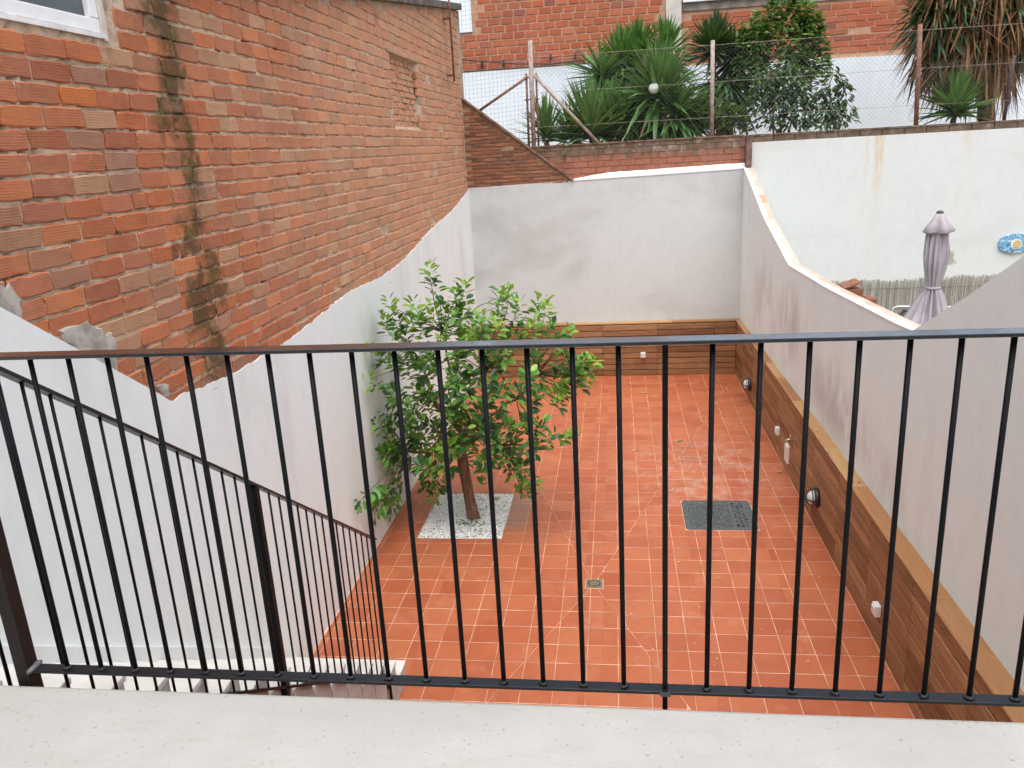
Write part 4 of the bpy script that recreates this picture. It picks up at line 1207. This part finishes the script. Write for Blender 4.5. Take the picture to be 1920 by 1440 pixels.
for k in range(13):
    x = -4.6 + (.15 if k % 2 else 0) + random.uniform(-.03, .03)
    while x < .98:
        L = .30*random.uniform(.9, 1.1)
        if not (x < -3.40 and k*.166+2.1 > 2.85):
            its.append((random.randrange(5), Matrix.Translation((x+L/2, .03+random.uniform(-.004, .004), 2.115+k*.166)) @ Matrix.Diagonal(((L-.034)/.285, 1, .93, 1))))
        x += L
its1 = list(its); its = []
for k in range(13):
    x = 1.63 + (.22 if k % 2 else 0) + random.uniform(-.04, .04)
    while x < 9.6:
        L = .46*random.uniform(.9, 1.08)
        zc = 1.64 + k*.137
        if zc - .06 > 1.80 - .0163*(x-1.7)*1.0 and not (x > 7.4 and zc < 2.0) and not (x < 6.9 and 2.95 < zc < 3.6):
            if random.random() > .03: its.append((5+random.randrange(5), Matrix.Translation((x+L/2, .085+random.uniform(-.005, .005), zc)) @ Matrix.Diagonal(((L-.028)/.44, 1, .94, 1))))
        x += L
pieces('brick', 'more_bricks', fb1+fb2, M_brick_far, its1+its, FB, key=lambda it: abs(it[1].translation[2]-2.4)+abs(it[1].translation[0]-1.5)*.35)
# dark cable along the brick foot
pts = [(-4.4, 20.9, 6.85), (-3.4, 20.9, 6.70), (-2.4, 20.9, 6.56), (-1.5, 20.9, 6.50), (-.6, 20.9, 6.53), (.3, 20.9, 6.62)]
cb = MB().tube(pts, .018, 6).build('cable', M_bplast, smooth=True); tag(cb, 'dark cable sagging along the foot of the far red brick', 'cable')
for x_, px, py in ((0, 903, 123), (0, 944, 118), (0, 1032, 107), (0, 1078, 105)):
    p = at(px, py, 20.93); mb = MB().box(-.02, .02, -.03, .05, -.07, .07).build('cable_clip', M_bplast, cb); mb.location = (p.x, 20.96, p.z)

# fence
FE = empty('chain_link_fence', (0, 16.2, 4.57)); tag(FE, 'chain-link fence on rusty and pale posts along the top of the far wall', 'fence')
M_post = plain('weathered_post', (.36, .29, .25), .8, var=.3, scale=12, bump=.4)
M_post_r = plain('rusty_post', (.22, .11, .075), .85, var=.3, scale=12, bump=.4)
def post(name, x0, z0, x1, z1, r_, m_, y=0.0):
    return MB().tube([(x0, y, z0), ((x0+x1)/2, y, (z0+z1)/2), (x1, y, z1)], r_, 10).build(name, m_, FE, smooth=True)
post('post', -1.56, -.02, -1.545, 1.93, .045, M_post)
post('post', -1.66, -.02, -1.65, 1.35, .022, M_post_r, .03)
post('post', -1.47, -.02, -1.46, 1.35, .020, M_post_r, .03)
post('post', 1.833, -.02, 1.825, 1.70, .038, M_post)
post('post', 5.50, -.02, 5.43, 1.72, .040, M_post_r)
post('post', 7.05, -.02, 7.10, 1.10, .030, plain('dark_rust_post', (.07, .045, .04), .8), .1)
post('brace', -1.62, 1.29, -2.62, .72, .026, M_post_r)
post('brace', -1.50, 1.31, -.30, -.0, .032, M_post)
for z0 in (.35, .98, 1.62):
    MB().tube([(-1.55, 0, z0+.01), (1.83, 0, z0), (5.46, 0, z0), (9, 0, z0-.02)], .0032, 5).build('wire', M_post, FE)
def netting(x0, x1, z0, z1, c, r_):
    mb = MB(); H_ = z1-z0
    k = int((x1-x0+H_)/c)
    for sgn in (1, -1):
        for i in range(k+1):
            s0 = x0 - H_ + i*c
            xa, xb = s0, s0+H_
            za, zb = (z0, z1) if sgn > 0 else (z1, z0)
            if xa < x0: t = (x0-xa)/H_; za = za+(zb-za)*t; xa = x0
            if xb > x1: t = (x1-xa)/(xb-xa); zb = za+(zb-za)*t; xb = x1
            if xb-xa < .01: continue
            mb.tube([(xa, .004*sgn, za), (xb, .004*sgn, zb)], r_, 3, False)
    return mb
M_wire = plain('galvanised_wire', (.20, .20, .195), .6, metal=.3)
o = netting(-1.52, 5.44, .03, 1.62, .085, .0014).build('mesh', M_wire, FE); o['kind'] = 'stuff'
o = netting(5.46, 8.6, .03, 1.05, .085, .0014).build('mesh', M_wire, FE); o['kind'] = 'stuff'
mb = MB()
x = -2.85
while x < -1.60:
    zt = max(.02, -.70 + tri_top(x) + .03)
    mb.tube([(x, .02, zt), (x+.03, .02, 2.9)], .0019, 3, False); x += .078
z = .05
while z < 2.9:
    xs = -2.85 if z > .95 else max(-2.85, -2.86 + (1.64-(z+.70))*(2.06/1.60))
    mb.tube([(xs, .022, z-.02), (-1.60, .022, z+.04)], .0019, 3, False); z += .078
o = mb.build('square_net', plain('dark_net', (.10, .10, .105), .8), FE); o['kind'] = 'stuff'
MB().box(-1.70, -1.42, -.02, .05, .87, .89).build('clamp', M_post_r, FE); MB().box(-1.70, -1.42, -.02, .05, 1.27, 1.29).build('clamp', M_post_r, FE)

# yuccas
STRAP = np.array([(-.5, 0, 0), (.5, 0, 0), (0, 0, -.18), (-.55, .35, .0), (.55, .35, 0), (0, .35, -.18), (-.40, .7, 0), (.40, .7, 0), (0, .7, -.14), (0, 1, 0)])
STRAPF = [(0, 2, 5, 3), (2, 1, 4, 5), (3, 5, 8, 6), (5, 4, 7, 8), (6, 8, 9), (8, 7, 9)]
def strap(p, d, L, W, droop, rn):
    """points of one sword leaf bending down by droop"""
    y = Vector(d).normalized(); up = Vector((0, 0, 1)); x = y.cross(up)
    x = x.normalized() if x.length > .05 else Vector((1, 0, 0)); x = (Matrix.Rotation(rn.uniform(-.5, .5), 3, y) @ x)
    z = x.cross(y).normalized()
    vs = []
    for a, b, c in STRAP:
        q = Vector(p) + x*(a*W) + y*(b*L) + z*(c*W) + Vector((0, 0, -droop*L*b*b))
        vs.append(tuple(q))
    return vs
YW = 1.55
M_yuc = leafmat('yucca_leaf', [(0, (.034, .095, .028)), (.4, (.066, .17, .042)), (.75, (.105, .245, .055)), (1, (.17, .31, .08))], tr=.14, rough=.42)
M_yuc2 = leafmat('dark_yucca_leaf', [(0, (.014, .042, .020)), (.5, (.030, .078, .028)), (1, (.06, .13, .042))], tr=.1, rough=.5)
M_dead = leafmat('dead_leaf', [(0, (.16, .085, .045)), (.4, (.26, .145, .075)), (.75, (.34, .21, .11)), (1, (.12, .065, .04))], tr=.1, rough=.9, spec=.15, trc=(.3, .18, .08))
def rosette(c, n, L, W, lo, hi, droop, seed, flat=1.0):
    rn = random.Random(seed); out = []; n = int(n*1.55)
    for i in range(n):
        az = i*2.39996 + rn.uniform(-.3, .3)
        el = R(lo + (hi-lo)*(i/n)**.8 + rn.uniform(-9, 9))
        d = Vector((math.cos(az)*math.cos(el), math.sin(az)*math.cos(el)*flat, math.sin(el)))
        l = L*rn.uniform(.78, 1.08)
        out.append(strap(Vector(c)+d*.05+Vector((0, 0, .10*(i/n))), d, l, W*YW*rn.uniform(.7, 1.2), (droop if rn.random() > .12 else droop+.35)*rn.uniform(.4, 1.8)*max(.1, 1-el/1.5), rn))
    return out
def yucca(name, heads, label, trunk_base, m_=None, dead=0, seed=1, stalks=()):
    t = empty(name, trunk_base); tb = Vector(trunk_base); tag(t, label, 'yucca', 'yuccas behind the fence')
    m_ = m_ or M_yuc; k_ = 0
    for hi_, (c, n, L, W, lo, hi, droop) in enumerate(heads):
        c = Vector(c)
        pts, rad = wig(Vector((0, 0, -.1)), c-tb, .07, .05, 5, .05, seed+hi_)
        MB().tube(pts, rad, 8).build('trunk', M_bark, t, smooth=True)
        mb = MB(); k = 0
        for vs in rosette(c-tb, n, L, W, lo, hi, droop, seed*10+hi_): mb.add(vs, STRAPF)
        o = mb.build('crown', m_, t); o['kind'] = 'stuff'
        if dead:
            mb = MB()
            for vs in rosette(c-tb-Vector((0, 0, .1)), dead, L*.85, W, -75, -25, .35, seed*10+77+hi_): mb.add(vs, STRAPF)
            o = mb.build('dry_skirt', M_dead, t); o['kind'] = 'stuff'
    for (px, py0, py1, Y) in stalks:
        a, b = at(px, py0, Y)-tb, at(px+4, py1, Y)-tb
        mb = MB(); mb.tube([a, a.lerp(b, .5), b], [.014, .011, .006], 6)
        rn = random.Random(px)
        for i in range(46):
            p = a.lerp(b, .25+.75*rn.random()); mb.tube([p, p+Vector((rn.uniform(-.12, .12), rn.uniform(-.12, .12), rn.uniform(-.03, .08)))], [.005, .010], 4)
        mb.build('flower_stalk', plain('dry_flower', (.48, .36, .20), .9) if 'dry_flower' not in bpy.data.materials else bpy.data.materials['dry_flower'], t)
    return t
def P(px, py, Y): return tuple(at(px, py, Y))
def ground_at(px, Y): p = at(px, 250, Y); return (p.x, Y, 4.45)
yucca('yucca', [(P(1025, 262, 16.75), 46, .82, .040, -2, 84, .10)], 'small spiky yucca at the foot of the braced fence post', ground_at(1030, 16.75), seed=1)
yucca('yucca', [(P(1108, 258, 16.9), 90, 1.15, .048, -8, 84, .12), (P(1150, 255, 17.2), 60, 1.05, .05, -5, 80, .15), (P(1070, 262, 17.1), 36, .75, .045, 0, 80, .12)], 'spiky yucca under the slanting fence brace', ground_at(1120, 16.9), seed=2)
yucca('yucca', [(P(1235, 188, 17.1), 170, 1.08, .06, -62, 82, .16), (P(1265, 225, 16.9), 120, .85, .055, -50, 60, .2), (P(1180, 225, 17.3), 110, .95, .055, -45, 60, .2)], 'largest yucca with broad bright rosette in the middle of the garden', ground_at(1240, 17.1), seed=3, dead=14, stalks=((1211, 150, 103, 17.2), (1268, 140, 100, 17.4)))
yucca('yucca', [(P(1165, 128, 18.3), 120, .80, .055, -45, 82, .15), (P(1245, 112, 18.6), 120, .80, .055, -45, 82, .15), (P(1205, 135, 18.1), 90, .85, .055, -60, 50, .2), (P(1130, 150, 18.0), 90, .9, .05, -70, 50, .2), (P(1195, 104, 18.5), 70, .68, .05, -20, 82, .15), (P(1230, 130, 17.9), 90, .9, .055, -70, 40, .2)], 'tall double-headed yucca rising against the red brick', ground_at(1205, 18.3), seed=4, dead=10, m_=M_yuc, stalks=((1222, 100, 65, 18.4),))
yucca('yucca', [(P(1337, 100, 18.2), 110, .72, .055, -20, 82, .12), (P(1375, 115, 18.4), 100, .8, .055, -60, 60, .2), (P(1362, 160, 18.0), 130, .95, .055, -82, 10, .15)], 'tall yucca directly behind the middle fence post', ground_at(1350, 18.2), seed=5, m_=M_yuc2, stalks=((1343, 75, 45, 18.3),))
yucca('yucca', [(P(1790, 214, 16.8), 90, .78, .05, -10, 82, .1)], 'small bright yucca in front of the withered palm', ground_at(1790, 16.8), seed=6, stalks=((1795, 190, 140, 16.95),))

# broad-leaved shrubs
M_bush = leafmat('shrub_leaf', [(0, (.030, .078, .022)), (.5, (.062, .155, .036)), (.85, (.11, .23, .05)), (1, (.18, .32, .08))], rough=.55, tr=.25, spec=.25)
M_bush2 = leafmat('dark_shrub_leaf', [(0, (.016, .046, .020)), (.5, (.034, .085, .032)), (.9, (.065, .13, .045)), (1, (.12, .19, .08))], rough=.45, tr=.15, spec=.35)
M_bush3 = leafmat('bluish_shrub_leaf', [(0, (.022, .055, .035)), (.5, (.05, .11, .055)), (.8, (.10, .17, .075)), (1, (.17, .24, .10))], rough=.35)
def shrub(label, stems, base, leafL, n_per, m_, seed, spread, name='shrub', dens=1.0, droop=-.15):
    t = empty(name, base); tb = Vector(base); tag(t, label, 'shrub', 'shrubs behind the fence')
    rn = random.Random(seed); mxs = []
    for si, (px, py, py0, Y, w) in enumerate(stems):
        top = at(px, py, Y)-tb; start = at(px, py0, Y)-tb
        pts, rad = wig(Vector((rn.uniform(-.1, .1), 0, 0)), top, .022, .006, 8, .10, seed+si*1.7)
        MB().tube(pts, rad, 6).build('stem', M_bark, t, smooth=True)
        for i in range(n_per):
            f_ = rn.random()
            c = start.lerp(top, f_)
            ww = w*(1.0-.65*f_)*math.sqrt(rn.random())
            az = rn.uniform(0, 6.28)
            p = c + Vector((math.cos(az)*ww, math.sin(az)*ww, rn.uniform(-.06, .06)))
            d = Vector((math.cos(az)+rn.uniform(-.6, .6), math.sin(az)+rn.uniform(-.6, .6), droop+rn.uniform(-.5, .5)))
            L = leafL*rn.uniform(.7, 1.15)
            mxs.append(leaf_mx(p, d, Vector((rn.uniform(-.5, .5), rn.uniform(-.5, .5), 1)), L, L*rn.uniform(.36, .5)))
    o = merge_leaves(mxs).build('crown', m_, t, smooth=True); o['kind'] = 'stuff'
shrub('tall upright shrub with glossy leaves against the brick', [(1468, -25, 150, 18.0, .62), (1440, 20, 190, 17.9, .7), (1500, 0, 170, 18.1, .5), (1412, 40, 200, 17.8, .5), (1524, 25, 140, 18.0, .32)], ground_at(1460, 18.0), .16, 700, M_bush, 31, .5, dens=1)
shrub('lower half of dark shrub with drooping leaves left of the bare wall', [(1440, 130, 235, 17.0, .5), (1475, 120, 238, 17.1, .5), (1500, 150, 238, 16.9, .4)], ground_at(1470, 17.0), .155, 280, M_bush2, 32, .4, droop=-.6)
shrub('smaller dark shrub with drooping leaves in front of the bare white wall', [(1562, 125, 236, 16.9, .26), (1580, 150, 230, 16.9, .26), (1540, 165, 236, 16.9, .30), (1555, 190, 240, 16.8, .5)], ground_at(1560, 16.9), .15, 120, M_bush2, 33, .3, droop=-.7)
shrub('low bluish shrub with upright leaf clusters by the middle post', [(1310, 195, 248, 16.8, .35), (1345, 190, 248, 16.7, .38), (1375, 205, 250, 16.8, .32), (1330, 178, 240, 17.0, .25)], ground_at(1345, 16.8), .19, 130, M_bush3, 34, .3, droop=.5)

# withered palm
PT = empty('palm_tree', ground_at(1850, 17.6)); tb = PT.location.copy(); tag(PT, 'palm with a shaggy skirt of dead brown fronds at the upper right', 'palm')
rn = random.Random(51)
trunk_top = at(1862, -60, 17.6)-tb
pts, rad = wig(Vector((0, 0, -.1)), trunk_top, .16, .13, 8, .08, 4)
MB().tube(pts, rad, 12).build('trunk', M_bark, PT, smooth=True)
mb = MB()
for i in range(2100):
    px = rn.choice((rn.gauss(1830, 45), rn.gauss(1785, 28), rn.gauss(1890, 30), rn.uniform(1745, 1935)))
    py = rn.uniform(-70, 145 if px < 1900 else 100)
    Y = 17.6 + rn.uniform(-.75, .55)
    p = at(px, py, Y)-tb
    sx = (px-1850)/100
    d = Vector((sx*rn.uniform(.0, .9)+rn.uniform(-.25, .25), rn.uniform(-.3, .2), -1))
    if rn.random() < .14: d = Vector((rn.choice((-1, 1))*rn.uniform(.5, 1.3), rn.uniform(-.4, .2), -rn.uniform(.3, .9)))
    mb.add(strap(p, d, rn.uniform(.45, 1.0), rn.uniform(.02, .05), .05, rn), STRAPF)
o = mb.build('dead_fronds', M_dead, PT); o['kind'] = 'stuff'
mb = MB()
for (px, py, n) in ((1760, 15, 170), (1790, 40, 130), (1745, 50, 90), (1800, -25, 120), (1900, -10, 120), (1900, 20, 60)):
    c = at(px, py, 17.4)-tb
    for vs in rosette(c, n, .8, .055, -80, 70, .25, px): mb.add(vs, STRAPF)
o = mb.build('crown', M_yuc2, PT); o['kind'] = 'stuff'

# white ball among the yucca leaves
bl = empty('white_ball', at(1226, 166, 16.55)); tag(bl, 'white globe hanging among the yucca leaves on the fence wire', 'globe')
MB().lathe([(.004, -.100)] + [(.100*math.sin(a), -.100*math.cos(a)) for a in np.linspace(.15, 2.95, 12)] + [(.02, .100)], 18).build('globe', plain('white_globe', (.78, .78, .75), .35, var=.06), bl, smooth=True)
MB().tube([(0, 0, .098), (0, -.02, .14)], .012, 8).build('neck', M_bplast, bl)
for o in (LW, BW, band, tri, RW, NW, FB, CL, ST): o['kind'] = 'thing'
